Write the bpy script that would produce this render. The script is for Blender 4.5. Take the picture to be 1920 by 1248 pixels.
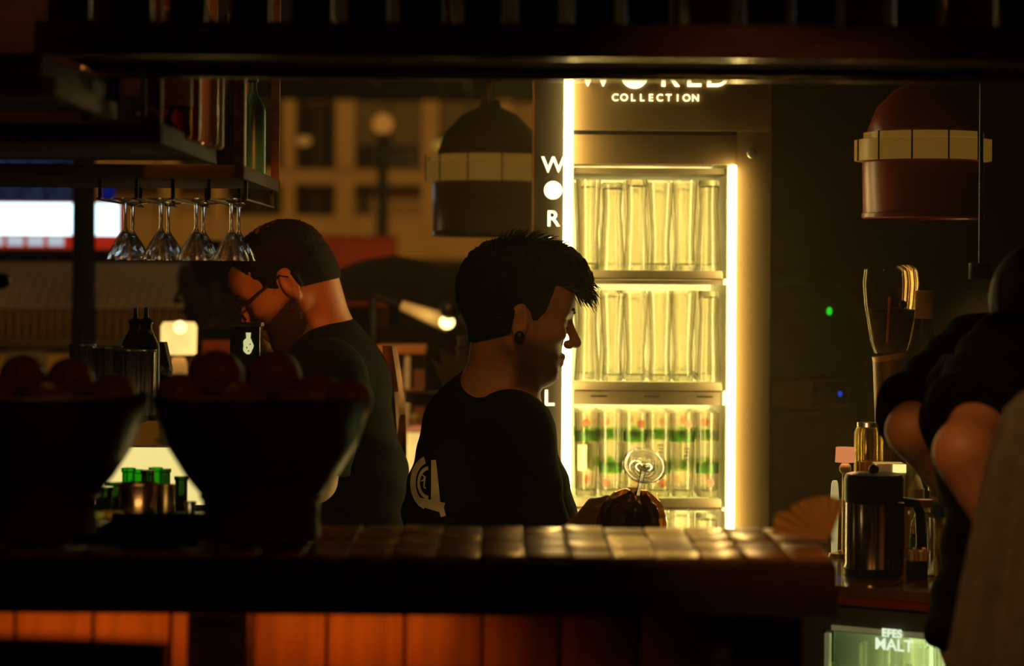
import bpy, bmesh, math, random
import numpy as np
from mathutils import Vector, Matrix
from mathutils.bvhtree import BVHTree

for o in list(bpy.data.objects): bpy.data.objects.remove(o, do_unlink=True)
SC = bpy.context.scene
COL = SC.collection
random.seed(7)

# ------------------------------------------------------------------ camera, world, exposure
F = 4640.0            # focal length in pixels of the 1920 px wide frame
CZ = 1.455            # eye height
ROLL = math.radians(0.38)
cam_d = bpy.data.cameras.new('camera'); cam = bpy.data.objects.new('camera', cam_d); COL.objects.link(cam)
cam_d.sensor_width = 36.0; cam_d.lens = F/1920*36.0
cam_d.shift_y = -104/1920
cam_d.clip_start = 0.05; cam_d.clip_end = 300
cam.location = (0, 0, CZ)
cam.rotation_euler = (Matrix.Rotation(math.pi/2, 3, 'X') @ Matrix.Rotation(ROLL, 3, 'Z')).to_euler()
cam_d.dof.use_dof = True; cam_d.dof.focus_distance = 4.62; cam_d.dof.aperture_fstop = 3.3
SC.camera = cam
world = bpy.data.worlds.new('night'); SC.world = world; world.use_nodes = True
bgn = world.node_tree.nodes['Background']
bgn.inputs[0].default_value = (1.0, 0.52, 0.22, 1); bgn.inputs[1].default_value = 0.0022
vs = SC.view_settings
vs.view_transform = 'Standard'; vs.look = 'None'; vs.gamma = 1; vs.use_curve_mapping = False; vs.exposure = 0.0

def lamp(name, kind, loc, power, color, size=0.1, size_y=None, target=None, spot=None):
    L = bpy.data.lights.new(name, kind); L.energy = power; L.color = color
    if kind == 'AREA':
        L.size = size
        if size_y: L.shape = 'RECTANGLE'; L.size_y = size_y
    else: L.shadow_soft_size = size
    if kind == 'SPOT' and spot: L.spot_size = math.radians(spot); L.spot_blend = 0.7
    o = bpy.data.objects.new(name, L); COL.objects.link(o); o.location = loc
    if target is not None:
        o.rotation_euler = (Vector(target)-Vector(loc)).to_track_quat('-Z', 'Y').to_euler()
    return o

# street lighting on the buildings across the road (sodium lamps out of view overhead)
lamp('street_light', 'AREA', (-2.0, 27.0, 10.0), 560, (1.0, 0.50, 0.10), 5.0, 2.0, (-4.0, 40.0, 2.5))
lamp('street_light', 'AREA', (-3.2, 9.0, 4.2), 9, (1.0, 0.58, 0.20), 1.2, 1.2, (-2.0, 10.6, 1.3))

# unseen warm spots added to light faces, shirt print, arm and hanging shelf
lamp('fill_spot', 'SPOT', (-0.17, 3.44, 1.93), 34, (1.0, 0.25, 0.03), 0.03, target=(-0.46, 4.95, 1.40), spot=20)
lamp('fill_spot', 'SPOT', (0.10, 3.50, 2.05), 6.0, (1.0, 0.40, 0.07), 0.03, target=(0.02, 4.55, 1.33), spot=22)
lamp('fill_spot', 'SPOT', (-0.36, 3.44, 1.93), 9.0, (1.0, 0.62, 0.22), 0.03, target=(-0.15, 4.52, 1.06), spot=11)
lamp('fill_spot', 'SPOT', (-0.15, 2.20, 2.20), 30, (1.0, 0.44, 0.11), 0.03, target=(0.58, 3.30, 1.12), spot=33)
lamp('fill_spot', 'SPOT', (-1.45, 2.10, 2.25), 7.0, (1.0, 0.42, 0.12), 0.03, target=(-0.62, 3.55, 1.70), spot=34)
# unseen dim warm fill added to lift the guests' side of the bar
lamp('guest_fill', 'AREA', (0.4, 0.9, 2.7), 1.3, (1.0, 0.45, 0.16), 0.6, 0.6, (0.1, 3.2, 1.1))

def W(px, py, d):
    u = px-960; v = py-520
    c, s = math.cos(ROLL), math.sin(ROLL)
    return Vector(((u*c+v*s)*d/F, d, CZ-(-u*s+v*c)*d/F))
def S(d): return F/d

# ------------------------------------------------------------------ materials (all procedural)
MATS = {}
def mat(name, color, rough=0.5, metal=0.0, var=0.18, scale=14.0, bump=0.0, emit=None, estr=0.0, trans=0.0, ior=1.45, coat=0.0, stretch=None, spec=None, sheen=0.0):
    if name in MATS: return MATS[name]
    m = bpy.data.materials.new(name); m.use_nodes = True
    nt = m.node_tree; b = nt.nodes['Principled BSDF']
    b.inputs['Roughness'].default_value = rough; b.inputs['Metallic'].default_value = metal
    b.inputs['IOR'].default_value = ior; b.inputs['Transmission Weight'].default_value = trans
    b.inputs['Coat Weight'].default_value = coat
    if spec is not None: b.inputs['Specular IOR Level'].default_value = spec
    if sheen: b.inputs['Sheen Weight'].default_value = sheen
    col = (*color, 1)
    if var > 0:
        tc = nt.nodes.new('ShaderNodeTexCoord'); mp = nt.nodes.new('ShaderNodeMapping')
        mp.inputs['Scale'].default_value = stretch or (1, 1, 1)
        n = nt.nodes.new('ShaderNodeTexNoise'); n.inputs['Scale'].default_value = scale; n.inputs['Detail'].default_value = 5
        r = nt.nodes.new('ShaderNodeValToRGB')
        r.color_ramp.elements[0].position = 0.3; r.color_ramp.elements[1].position = 0.72
        r.color_ramp.elements[0].color = tuple(c*(1-var) for c in color)+(1,)
        r.color_ramp.elements[1].color = tuple(min(1, c*(1+var)) for c in color)+(1,)
        nt.links.new(tc.outputs['Object'], mp.inputs[0]); nt.links.new(mp.outputs[0], n.inputs['Vector'])
        nt.links.new(n.outputs['Fac'], r.inputs[0]); nt.links.new(r.outputs[0], b.inputs['Base Color'])
        if bump > 0:
            bp = nt.nodes.new('ShaderNodeBump'); bp.inputs['Strength'].default_value = bump; bp.inputs['Distance'].default_value = 0.004
            nt.links.new(n.outputs['Fac'], bp.inputs['Height']); nt.links.new(bp.outputs[0], b.inputs['Normal'])
    else:
        b.inputs['Base Color'].default_value = col
    if emit:
        b.inputs['Emission Color'].default_value = (*emit, 1); b.inputs['Emission Strength'].default_value = estr
    MATS[name] = m; return m

def glass(name, color=(1, 1, 1), clear=0.35, rough=0.02, ior=1.45):
    """clear glass: refracting glass mixed with plain transmission so that light passes through"""
    if name in MATS: return MATS[name]
    m = bpy.data.materials.new(name); m.use_nodes = True; nt = m.node_tree
    for n in list(nt.nodes): nt.nodes.remove(n)
    out = nt.nodes.new('ShaderNodeOutputMaterial'); mix = nt.nodes.new('ShaderNodeMixShader')
    g = nt.nodes.new('ShaderNodeBsdfGlass'); g.inputs['Color'].default_value = (*color, 1); g.inputs['Roughness'].default_value = rough; g.inputs['IOR'].default_value = ior
    t = nt.nodes.new('ShaderNodeBsdfTransparent'); t.inputs['Color'].default_value = (*color, 1)
    mix.inputs[0].default_value = clear
    nt.links.new(g.outputs[0], mix.inputs[1]); nt.links.new(t.outputs[0], mix.inputs[2]); nt.links.new(mix.outputs[0], out.inputs[0])
    MATS[name] = m; return m

def pane(name, tint=(1, 1, 1), refl=0.06, rough=0.02):
    """thin window pane: mostly see-through, a little gloss"""
    if name in MATS: return MATS[name]
    m = bpy.data.materials.new(name); m.use_nodes = True; nt = m.node_tree
    for n in list(nt.nodes): nt.nodes.remove(n)
    out = nt.nodes.new('ShaderNodeOutputMaterial'); mix = nt.nodes.new('ShaderNodeMixShader')
    g = nt.nodes.new('ShaderNodeBsdfGlossy'); g.inputs['Roughness'].default_value = rough
    t = nt.nodes.new('ShaderNodeBsdfTransparent'); t.inputs['Color'].default_value = (*tint, 1)
    mix.inputs[0].default_value = refl
    nt.links.new(t.outputs[0], mix.inputs[1]); nt.links.new(g.outputs[0], mix.inputs[2]); nt.links.new(mix.outputs[0], out.inputs[0])
    MATS[name] = m; return m

def glow(name, color, strength, var=0.0, scale=8.0, stretch=None):
    """emissive surface (tube, lit panel, lit letters, brightness put into marks)"""
    if name in MATS: return MATS[name]
    m = bpy.data.materials.new(name); m.use_nodes = True; nt = m.node_tree
    for n in list(nt.nodes): nt.nodes.remove(n)
    out = nt.nodes.new('ShaderNodeOutputMaterial'); e = nt.nodes.new('ShaderNodeEmission')
    e.inputs[0].default_value = (*color, 1); e.inputs[1].default_value = strength
    if var > 0:
        tc = nt.nodes.new('ShaderNodeTexCoord'); mp = nt.nodes.new('ShaderNodeMapping'); mp.inputs['Scale'].default_value = stretch or (1, 1, 1)
        n = nt.nodes.new('ShaderNodeTexNoise'); n.inputs['Scale'].default_value = scale
        r = nt.nodes.new('ShaderNodeMapRange'); r.inputs[1].default_value = 0.3; r.inputs[2].default_value = 0.7
        r.inputs[3].default_value = strength*(1-var); r.inputs[4].default_value = strength*(1+var)
        nt.links.new(tc.outputs['Object'], mp.inputs[0]); nt.links.new(mp.outputs[0], n.inputs['Vector'])
        nt.links.new(n.outputs['Fac'], r.inputs[0]); nt.links.new(r.outputs[0], e.inputs[1])
    nt.links.new(e.outputs[0], out.inputs[0]); MATS[name] = m; return m

WOOD_DARK = mat('dark_wood', (0.045, 0.022, 0.012), 0.6, var=0.4, scale=9, stretch=(1, 6, 6), bump=0.15, spec=0.12)
WOOD_MID = mat('brown_wood', (0.20, 0.092, 0.036), 0.6, var=0.35, scale=9, stretch=(1, 6, 6), bump=0.15, spec=0.15)
WOOD_PANEL = mat('panel_wood', (0.34, 0.13, 0.045), 0.5, var=0.3, scale=7, stretch=(8, 8, 1), bump=0.15)
BLACK = mat('black_plastic', (0.012, 0.011, 0.010), 0.35, var=0.2)
BLACK_METAL = mat('black_metal', (0.02, 0.017, 0.015), 0.4, metal=0.6, var=0.25)
STEEL = mat('brushed_steel', (0.55, 0.53, 0.5), 0.28, metal=1.0, var=0.12, scale=30, stretch=(1, 1, 12))
STEEL_TRIM = mat('steel_trim', (0.62, 0.50, 0.33), 0.17, metal=1.0, var=0.12, scale=30, stretch=(12, 1, 1))
BRASS = mat('brass', (0.62, 0.42, 0.16), 0.3, metal=1.0, var=0.12)
COPPER = mat('copper', (0.75, 0.42, 0.22), 0.25, metal=1.0, var=0.12)
CLEAR = glass('clear_glass')
TUBE_GLOW = glow('tube_light', (1.0, 0.74, 0.25), 17.0)
LETTER_GLOW = glow('lit_letters', (1.0, 0.80, 0.36), 3.2)

# ------------------------------------------------------------------ mesh builder
OFF = {}
class MB:
    def __init__(self): self.v = []; self.f = []
    def add(self, vs, fs):
        n = len(self.v); self.v += [tuple(p) for p in vs]; self.f += [tuple(i+n for i in f) for f in fs]; return self
    def box(self, x0, x1, y0, y1, z0, z1, b=0.0):
        if b <= 0:
            return self.add([(x0,y0,z0),(x1,y0,z0),(x1,y1,z0),(x0,y1,z0),(x0,y0,z1),(x1,y0,z1),(x1,y1,z1),(x0,y1,z1)],
                [(0,3,2,1),(4,5,6,7),(0,1,5,4),(1,2,6,5),(2,3,7,6),(3,0,4,7)])
        bm = bmesh.new(); bmesh.ops.create_cube(bm, size=1)
        for v in bm.verts: v.co = Vector(((x0+x1)/2+v.co.x*(x1-x0), (y0+y1)/2+v.co.y*(y1-y0), (z0+z1)/2+v.co.z*(z1-z0)))
        bmesh.ops.bevel(bm, geom=bm.edges[:], offset=b, segments=2, profile=0.6, affect='EDGES')
        bm.verts.index_update()
        self.add([v.co[:] for v in bm.verts], [[v.index for v in f.verts] for f in bm.faces]); bm.free(); return self
    def lathe(self, prof, c=(0,0,0), seg=28, axis=None, sx=1.0, sy=1.0):
        """prof: (r, h) pairs; revolved about z at c, or about the direction axis"""
        c = Vector(c); q = Vector((0,0,1)).rotation_difference(Vector(axis).normalized()) if axis is not None else None
        vs = []; ring = []
        for r, h in prof:
            if r < 1e-6:
                p = Vector((0,0,h)); ring.append([len(vs)]); vs.append(c+(q@p if q else p))
            else:
                ids = []
                for i in range(seg):
                    a = 2*math.pi*i/seg; p = Vector((r*math.cos(a)*sx, r*math.sin(a)*sy, h)); ids.append(len(vs)); vs.append(c+(q@p if q else p))
                ring.append(ids)
        fs = []
        for a, b in zip(ring[:-1], ring[1:]):
            if len(a) == 1 and len(b) == 1: continue
            for i in range(seg):
                j = (i+1) % seg
                if len(a) == 1: fs.append((a[0], b[j], b[i]))
                elif len(b) == 1: fs.append((a[i], a[j], b[0]))
                else: fs.append((a[i], a[j], b[j], b[i]))
        return self.add(vs, fs)
    def cyl(self, p0, p1, r0, r1=None, seg=20):
        p0 = Vector(p0); p1 = Vector(p1); r1 = r0 if r1 is None else r1; h = (p1-p0).length
        return self.lathe([(0,0),(r0,0),(r1,h),(0,h)], p0, seg, p1-p0)
    def ball(self, c, r, seg=20, rings=12, sc=(1,1,1)):
        prof = [(r*math.sin(math.pi*i/rings), -r*math.cos(math.pi*i/rings)) for i in range(rings+1)]
        prof[0] = (0, -r); prof[-1] = (0, r)
        n = len(self.v); self.lathe(prof, (0,0,0), seg)
        for i in range(n, len(self.v)):
            v = self.v[i]; self.v[i] = (c[0]+v[0]*sc[0], c[1]+v[1]*sc[1], c[2]+v[2]*sc[2])
        return self
    def tube(self, pts, r, seg=8, r1=None):
        pts = [Vector(p) for p in pts]; n = len(pts); base = len(self.v); up = None; vs = []; fs = []
        for i, p in enumerate(pts):
            t = (pts[min(i+1, n-1)]-pts[max(i-1, 0)]).normalized()
            if up is None: up = t.orthogonal().normalized()
            up = (up-t*up.dot(t)); up = up.normalized() if up.length > 1e-6 else t.orthogonal().normalized()
            w = t.cross(up); rr = r if r1 is None else r+(r1-r)*i/(n-1)
            for k in range(seg):
                a = 2*math.pi*k/seg; vs.append(p+(up*math.cos(a)+w*math.sin(a))*rr)
        for i in range(n-1):
            for k in range(seg):
                j = (k+1) % seg; fs.append((i*seg+k, i*seg+j, (i+1)*seg+j, (i+1)*seg+k))
        fs.append(tuple(reversed(range(seg)))); fs.append(tuple((n-1)*seg+k for k in range(seg)))
        return self.add(vs, fs)
    def prism(self, pts, d, o=(0,0,0), ax=(1,0,0), ay=(0,0,1)):
        """2-D outline pts in the plane o+ax*u+ay*v, extruded by vector d"""
        o = Vector(o); ax = Vector(ax); ay = Vector(ay); d = Vector(d); n = len(pts)
        A = [o+ax*u+ay*v for u, v in pts]; B = [p+d for p in A]
        fs = [tuple(range(n)), tuple(reversed(range(n, 2*n)))]
        fs += [(i, n+i, n+(i+1) % n, (i+1) % n) for i in range(n)]
        return self.add(A+B, fs)
    def mesh(self, name, m, off=(0,0,0), smooth=True):
        me = bpy.data.meshes.new(name)
        me.from_pydata([(v[0]-off[0], v[1]-off[1], v[2]-off[2]) for v in self.v], [], self.f)
        bm = bmesh.new(); bm.from_mesh(me); bmesh.ops.recalc_face_normals(bm, faces=bm.faces)
        if smooth:
            for f in bm.faces: f.smooth = True
            for e in bm.edges:
                if len(e.link_faces) == 2 and e.calc_face_angle(0) > 0.7: e.smooth = False
        bm.to_mesh(me); bm.free(); me.materials.append(m); return me

def tag(o, label=None, cat=None, group=None, kind=None):
    if label: o['label'] = label
    if cat: o['category'] = cat
    if group: o['group'] = group
    if kind: o['kind'] = kind
    return o
def thing(name, label, cat, loc=(0,0,0), group=None):
    o = bpy.data.objects.new(name, None); COL.objects.link(o); o.empty_display_size = 0.05
    o.location = loc; OFF[o.name] = Vector(loc); return tag(o, label, cat, group)
def part(mb, name, m, parent, label=None, smooth=True):
    """mb in world coordinates"""
    off = OFF[parent.name]; o = bpy.data.objects.new(name, mb.mesh(name, m, off, smooth)); COL.objects.link(o)
    o.parent = parent; OFF[o.name] = off
    if label: o['label'] = label
    return o
def solo(mb, name, m, label, cat, loc=(0,0,0), group=None, smooth=True):
    o = bpy.data.objects.new(name, mb.mesh(name, m, loc, smooth)); COL.objects.link(o); o.location = loc; OFF[o.name] = Vector(loc)
    return tag(o, label, cat, group)
def struct(mb, name, m, parent=None):
    o = bpy.data.objects.new(name, mb.mesh(name, m)); COL.objects.link(o); OFF[o.name] = Vector((0,0,0))
    if parent: o.parent = parent
    else: o['kind'] = 'structure'
    return o
def dup(root, loc, label=None, group=None, rotz=0.0):
    r = root.copy(); COL.objects.link(r); r.location = loc; r.rotation_euler = (0, 0, rotz)
    OFF[r.name] = Vector(loc)
    if label: r['label'] = label
    if group: r['group'] = group
    for ch in list(root.children):
        c = ch.copy(); COL.objects.link(c); c.parent = r
        for g in ch.children:
            q = g.copy(); COL.objects.link(q); q.parent = c
    return r
def meshobj(me, name, parent, loc=(0,0,0), rot=(0,0,0)):
    o = bpy.data.objects.new(name, me); COL.objects.link(o); o.parent = parent; o.location = loc; o.rotation_euler = rot
    OFF[o.name] = OFF.get(parent.name, Vector((0,0,0))); return o
def letters(txt, size, depth=0.004, spacing=1.0, bold=0.0):
    """outline text as mesh data: verts in the xz plane, centred in x, baseline z=0, facing -y"""
    cu = bpy.data.curves.new('t', 'FONT'); cu.body = txt; cu.size = size; cu.extrude = depth/2; cu.align_x = 'CENTER'; cu.space_character = spacing; cu.offset = bold
    o = bpy.data.objects.new('t', cu); COL.objects.link(o)
    me = bpy.data.meshes.new_from_object(o.evaluated_get(bpy.context.evaluated_depsgraph_get()))
    bpy.data.objects.remove(o, do_unlink=True); bpy.data.curves.remove(cu)
    me.transform(Matrix.Rotation(math.pi/2, 4, 'X')); return me
ORD = ['first', 'second', 'third', 'fourth', 'fifth', 'sixth', 'seventh', 'eighth', 'ninth', 'tenth', 'eleventh', 'twelfth', 'thirteenth', 'fourteenth', 'fifteenth', 'sixteenth', 'seventeenth', 'eighteenth']
# ------------------------------------------------------------------ the setting
FLOOR_Z = -0.15
PLASTER = mat('dark_plaster', (0.06, 0.035, 0.02), 0.8, var=0.25, scale=5, bump=0.2)
struct(MB().box(-9, 3.2, 2.96, 46, FLOOR_Z-0.1, FLOOR_Z), 'floor', mat('floor_tile', (0.07, 0.05, 0.035), 0.5, var=0.3, scale=4))
struct(MB().box(-3.2, 3.2, -1.2, 2.955, FLOOR_Z-0.1, 0.0), 'floor_front', mat('front_floor', (0.06, 0.035, 0.02), 0.5, var=0.3, scale=4))
struct(MB().box(-3.2, 3.2, -1.2, 7.6, 2.85, 2.95), 'ceiling', mat('ceiling_paint', (0.03, 0.022, 0.018), 0.8, var=0.2, scale=3))
struct(MB().box(0.60, 3.2, 7.2, 7.35, FLOOR_Z, 2.85), 'wall_back', PLASTER)
struct(MB().box(3.05, 3.2, -1.2, 7.2, FLOOR_Z, 2.85), 'wall_right', PLASTER)

# ------------------------------------------------------------------ bar counter
CT = 1.12                       # counter top height
CX1 = W(1572, 1037, 3.0).x      # right end of the counter
bar = thing('bar_counter', 'long dark wooden bar counter with tiled glossy top and orange-lit front', 'bar counter', (-0.4, 3.2, FLOOR_Z))
part(MB().box(-1.9, CX1, 3.022, 3.375, CT-0.060, CT-0.012), 'deck', WOOD_DARK, bar)
part(MB().box(-1.9, CX1, 3.0, 3.022, CT-0.076, CT-0.012, 0.006), 'fascia', WOOD_DARK, bar)
part(MB().box(-1.9, CX1-0.03, 3.12, 3.34, FLOOR_Z, CT-0.060), 'base', mat('bar_base', (0.05, 0.025, 0.012), 0.6, var=0.3), bar)
TILE = [mat('top_tile_a', (0.66, 0.33, 0.10), 0.30, metal=0.8, var=0.35, scale=18),
        mat('top_tile_b', (0.42, 0.19, 0.06), 0.36, metal=0.8, var=0.35, scale=18),
        mat('top_tile_c', (0.74, 0.40, 0.13), 0.27, metal=0.8, var=0.35, scale=18)]
tw, td = 0.054, 0.0915
tile_me = [MB().box(-tw/2+0.0016, tw/2-0.0016, -td/2+0.0016, td/2-0.0016, -0.008, 0.0, 0.0018).mesh('tile', m) for m in TILE]
rt = random.Random(3)
xx = CX1-tw/2-0.002
while xx > -1.85:
    for r in range(4):
        o = meshobj(rt.choice(tile_me), 'tile', bar)
        o.location = Vector((xx, 3.004+td*(r+0.5), CT-0.002-rt.random()*0.0025))-OFF[bar.name]
        o.rotation_euler = (rt.uniform(-0.007, 0.007), rt.uniform(-0.012, 0.012), 0)
    xx -= tw
# front boards below the fascia
bw = 0.098; xb = CX1-0.04
board_me = MB().box(-bw/2+0.002, bw/2-0.002, -0.012, 0.0, 0.0, CT-0.078-FLOOR_Z-0.16, 0.003).mesh('board', WOOD_PANEL)
while xb > -1.85:
    o = meshobj(board_me, 'board', bar); o.location = Vector((xb-bw/2, 3.12, FLOOR_Z+0.16))-OFF[bar.name]; xb -= bw
part(MB().box(-1.9, CX1-0.03, 3.10, 3.12, FLOOR_Z, FLOOR_Z+0.16, 0.004), 'kickboard', WOOD_DARK, bar)
for px in (415, 1350):
    c = W(px, 1160, 3.07)
    w = 0.038 if px < 1000 else 0.012
    part(MB().box(c.x-w, c.x+w, 3.03, 3.12, 0.15, CT-0.077, 0.005), 'pilaster', WOOD_DARK, bar)
# strip light tucked up under the counter lip
strip = thing('under_counter_light', 'orange strip light hidden under the counter lip', 'strip light', (-0.3, 3.04, CT-0.066))
x0, x1 = W(-60, 1160, 3.05).x, W(860, 1160, 3.05).x
part(MB().box(x0, x1, 3.028, 3.046, CT-0.066, CT-0.060, 0.001), 'housing', BLACK_METAL, strip)
part(MB().box(x0+0.01, x1-0.01, 3.030, 3.044, CT-0.0685, CT-0.066), 'diffuser', glow('orange_strip', (1.0, 0.25, 0.015), 19.0), strip)

# ------------------------------------------------------------------ overhead shelf above the counter
zs0 = W(960, 110, 3.0).z; zs1 = W(960, 44, 3.0).z
xl = W(66, 110, 3.0).x
osh = thing('overhead_shelf', 'dark wooden shelf hanging above the counter with two bright steel edge rails', 'shelf', (0.2, 3.17, zs0))
MATT = mat('matt_shelf_wood', (0.045, 0.020, 0.011), 0.85, var=0.4, scale=9, stretch=(1, 6, 6), spec=0.05)
part(MB().box(xl, 1.6, 3.0, 3.335, zs0+0.016, zs1, 0.002), 'board', MATT, osh)
part(MB().box(xl, 1.6, 2.994, 3.0, zs0+0.001, zs1), 'front_lip', MATT, osh)
part(MB().box(xl, 1.6, 3.0, 3.014, zs0, zs0+0.0155, 0.002), 'edge_rail', STEEL_TRIM, osh)
part(MB().box(xl, 1.6, 3.322, 3.338, zs0, zs0+0.0155, 0.002), 'edge_rail', STEEL_TRIM, osh)
for px in (836, 1266):
    c = W(px, 30, 3.2); part(MB().cyl((c.x, 3.2, zs1-0.002), (c.x, 3.2, 2.85), 0.005), 'hanger_rod', mat('red_rod', (0.10, 0.02, 0.015), 0.4, metal=0.6, var=0.1), osh)
# left corner board running back from the overhead shelf
a = W(100, 145, 2.93); b = W(225, 195, 3.4)
ret = thing('corner_board', 'brown wooden board running back from the left end of the overhead shelf', 'board', (b.x-0.05, 3.17, b.z-0.03))
zb0 = W(190, 225, 3.38).z; zb1 = b.z
part(MB().box(b.x-0.016, b.x, 2.92, 3.375, zb0, min(zb1, zs0-0.002), 0.002), 'edge_board', WOOD_MID, ret)
part(MB().box(b.x-0.55, b.x-0.016, 2.96, 3.375, zb0+0.012, zs0-0.004, 0.002), 'board', WOOD_DARK, ret)
part(MB().box(b.x-0.55, b.x-0.016, 2.92, 2.955, zb0, zs0-0.002, 0.002), 'front_rail', WOOD_DARK, ret)
for yy in (3.0, 3.36):
    part(MB().box(b.x-0.314, b.x-0.303, yy-0.006, yy+0.006, zs0-0.004, 2.85), 'hanger_rod', BLACK_METAL, ret)

# ------------------------------------------------------------------ two hanging shelf units receding on the left
def hang_unit(label, xr, d0, d1, zbot, ztop, width, pw):
    t = thing('hanging_shelf', label, 'shelf', (xr-width/2, (d0+d1)/2, zbot), 'hanging shelf units left of the bartenders')
    part(MB().box(xr-width, xr-0.012, d0+0.012, d1, zbot+0.006, zbot+0.018, 0.001), 'base_board', WOOD_DARK, t)
    part(MB().box(xr-width, xr, d0, d0+0.012, zbot, ztop, 0.0015), 'front_board', WOOD_MID, t)
    part(MB().box(xr-0.012, xr, d0+0.012, d1, zbot, ztop, 0.0015), 'side_board', WOOD_DARK, t)
    part(MB().box(xr-width, xr, d0, d1, 2.08, 2.10), 'top_board', WOOD_DARK, t)
    if d0 < 4: part(MB().box(xr-width, xr-0.145, d1-0.012, d1-0.002, zbot+0.018, 2.08), 'back_board', WOOD_DARK, t)
    for (px_, py_) in ((xr-pw/2, d0-0.002+pw/2), (xr-pw/2, d1-pw/2), (xr-width+pw/2, d0+pw/2), (xr-width+pw/2, d1-pw/2)):
        part(MB().box(px_-pw/2, px_+pw/2, py_-pw/2, py_+pw/2, zbot+0.004, 2.85, 0.0015), 'post', WOOD_MID, t)
    return t
ca = W(302, 268, 3.4); cb = W(457, 335, 4.12)
UA = (ca.x, 3.4, 4.05, ca.z, W(302, 229, 3.4).z); UB = (cb.x, 4.12, 4.76, cb.z, W(457, 309, 4.12).z)
hang_unit('nearer wooden hanging shelf unit holding orange and red bottles', UA[0], UA[1], UA[2], UA[3], UA[4], 0.62, 0.021)
hang_unit('farther wooden hanging shelf unit above the hanging cocktail glasses', UB[0], UB[1], UB[2], UB[3], UB[4], 0.62, 0.016)

# ------------------------------------------------------------------ tall lit glass cooler
FD = 5.3
def fx(px): return (px-960)*FD/F
def fz(py): return CZ+(520-py)*FD/F
X0, X1, X2, X3, X4, X5 = fx(1000), fx(1055), fx(1073), fx(1365), fx(1380), fx(1445)
ZT = 1.94; ZO = fz(306); ZB = 0.02
fr = thing('glass_cooler', 'tall black glass-fronted cooler with bright yellow light tubes and lit lettering', 'cooler', ((X0+X5)/2, FD+0.25, FLOOR_Z))
CAB = mat('cooler_black', (0.075, 0.055, 0.038), 0.42, var=0.12, scale=5)
PLATE = mat('cooler_face', (0.18, 0.115, 0.045), 0.5, var=0.1, scale=5)
INNER = mat('cooler_inner_white', (0.75, 0.70, 0.58), 0.45, var=0.05)
carc = MB().box(X0, X2-0.004, FD+0.02, FD+0.52, FLOOR_Z, ZT).box(X3+0.006, X5, FD+0.02, FD+0.52, FLOOR_Z, ZT)
carc.box(X2-0.004, X3+0.006, FD+0.46, FD+0.52, FLOOR_Z, ZT).box(X2-0.004, X3+0.006, FD+0.02, FD+0.46, ZO+0.03, ZT).box(X2-0.004, X3+0.006, FD+0.02, FD+0.46, FLOOR_Z, ZB)
body = part(carc, 'body', CAB, fr, smooth=False)
lin = MB().box(X2-0.004, X2+0.002, FD+0.03, FD+0.455, ZB, ZO+0.028).box(X3, X3+0.006, FD+0.03, FD+0.455, ZB, ZO+0.028).box(X2+0.002, X3, FD+0.03, FD+0.455, ZO+0.02, ZO+0.028)
part(lin, 'lining', INNER, fr, smooth=False)
part(MB().box(X2+0.004, X3-0.002, FD+0.44, FD+0.455, ZB+0.01, ZO+0.015), 'light_panel', glow('backlit_panel', (1.0, 0.78, 0.22), 1.7, var=0.28, scale=5, stretch=(3, 1, 1)), fr, smooth=False)
sl = part(MB().box(X0, X1, FD, FD+0.02, FLOOR_Z, ZT, 0.002), 'side_frame', mat('cooler_dark_frame', (0.018, 0.013, 0.009), 0.6, var=0.1, spec=0.15), fr)
part(MB().box(X0-0.003, X0, FD-0.002, FD+0.02, FLOOR_Z, ZT), 'edge_trim', mat('red_trim', (0.22, 0.05, 0.02), 0.4), fr)
part(MB().box(X4, X5, FD, FD+0.02, FLOOR_Z, ZT, 0.002), 'side_frame', PLATE, fr)
hd = part(MB().box(X2, X5-0.004, FD-0.004, FD+0.02, fz(243), ZT, 0.002), 'header', PLATE, fr)
part(MB().box(X2, X4, FD, FD+0.02, ZO, fz(251), 0.002), 'door_top_rail', PLATE, fr)
part(MB().box(X2, X5-0.006, FD+0.008, FD+0.02, fz(252), fz(242)), 'gap', BLACK, fr)
part(MB().box(X1+0.001, X2-0.001, FD-0.030, FD+0.02, FLOOR_Z+0.05, ZT-0.02, 0.003), 'light_tube', TUBE_GLOW, fr)
part(MB().box(X3+0.002, X4-0.002, FD-0.024, FD+0.024, ZB, ZO-0.002, 0.003), 'light_tube', TUBE_GLOW, fr)
part(MB().ball((fx(1408), FD-0.006, fz(285)), 0.011, 14, 8, (1, 0.35, 1)), 'lock', mat('lock_metal', (0.3, 0.3, 0.2), 0.3, metal=0.9), fr)
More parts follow.
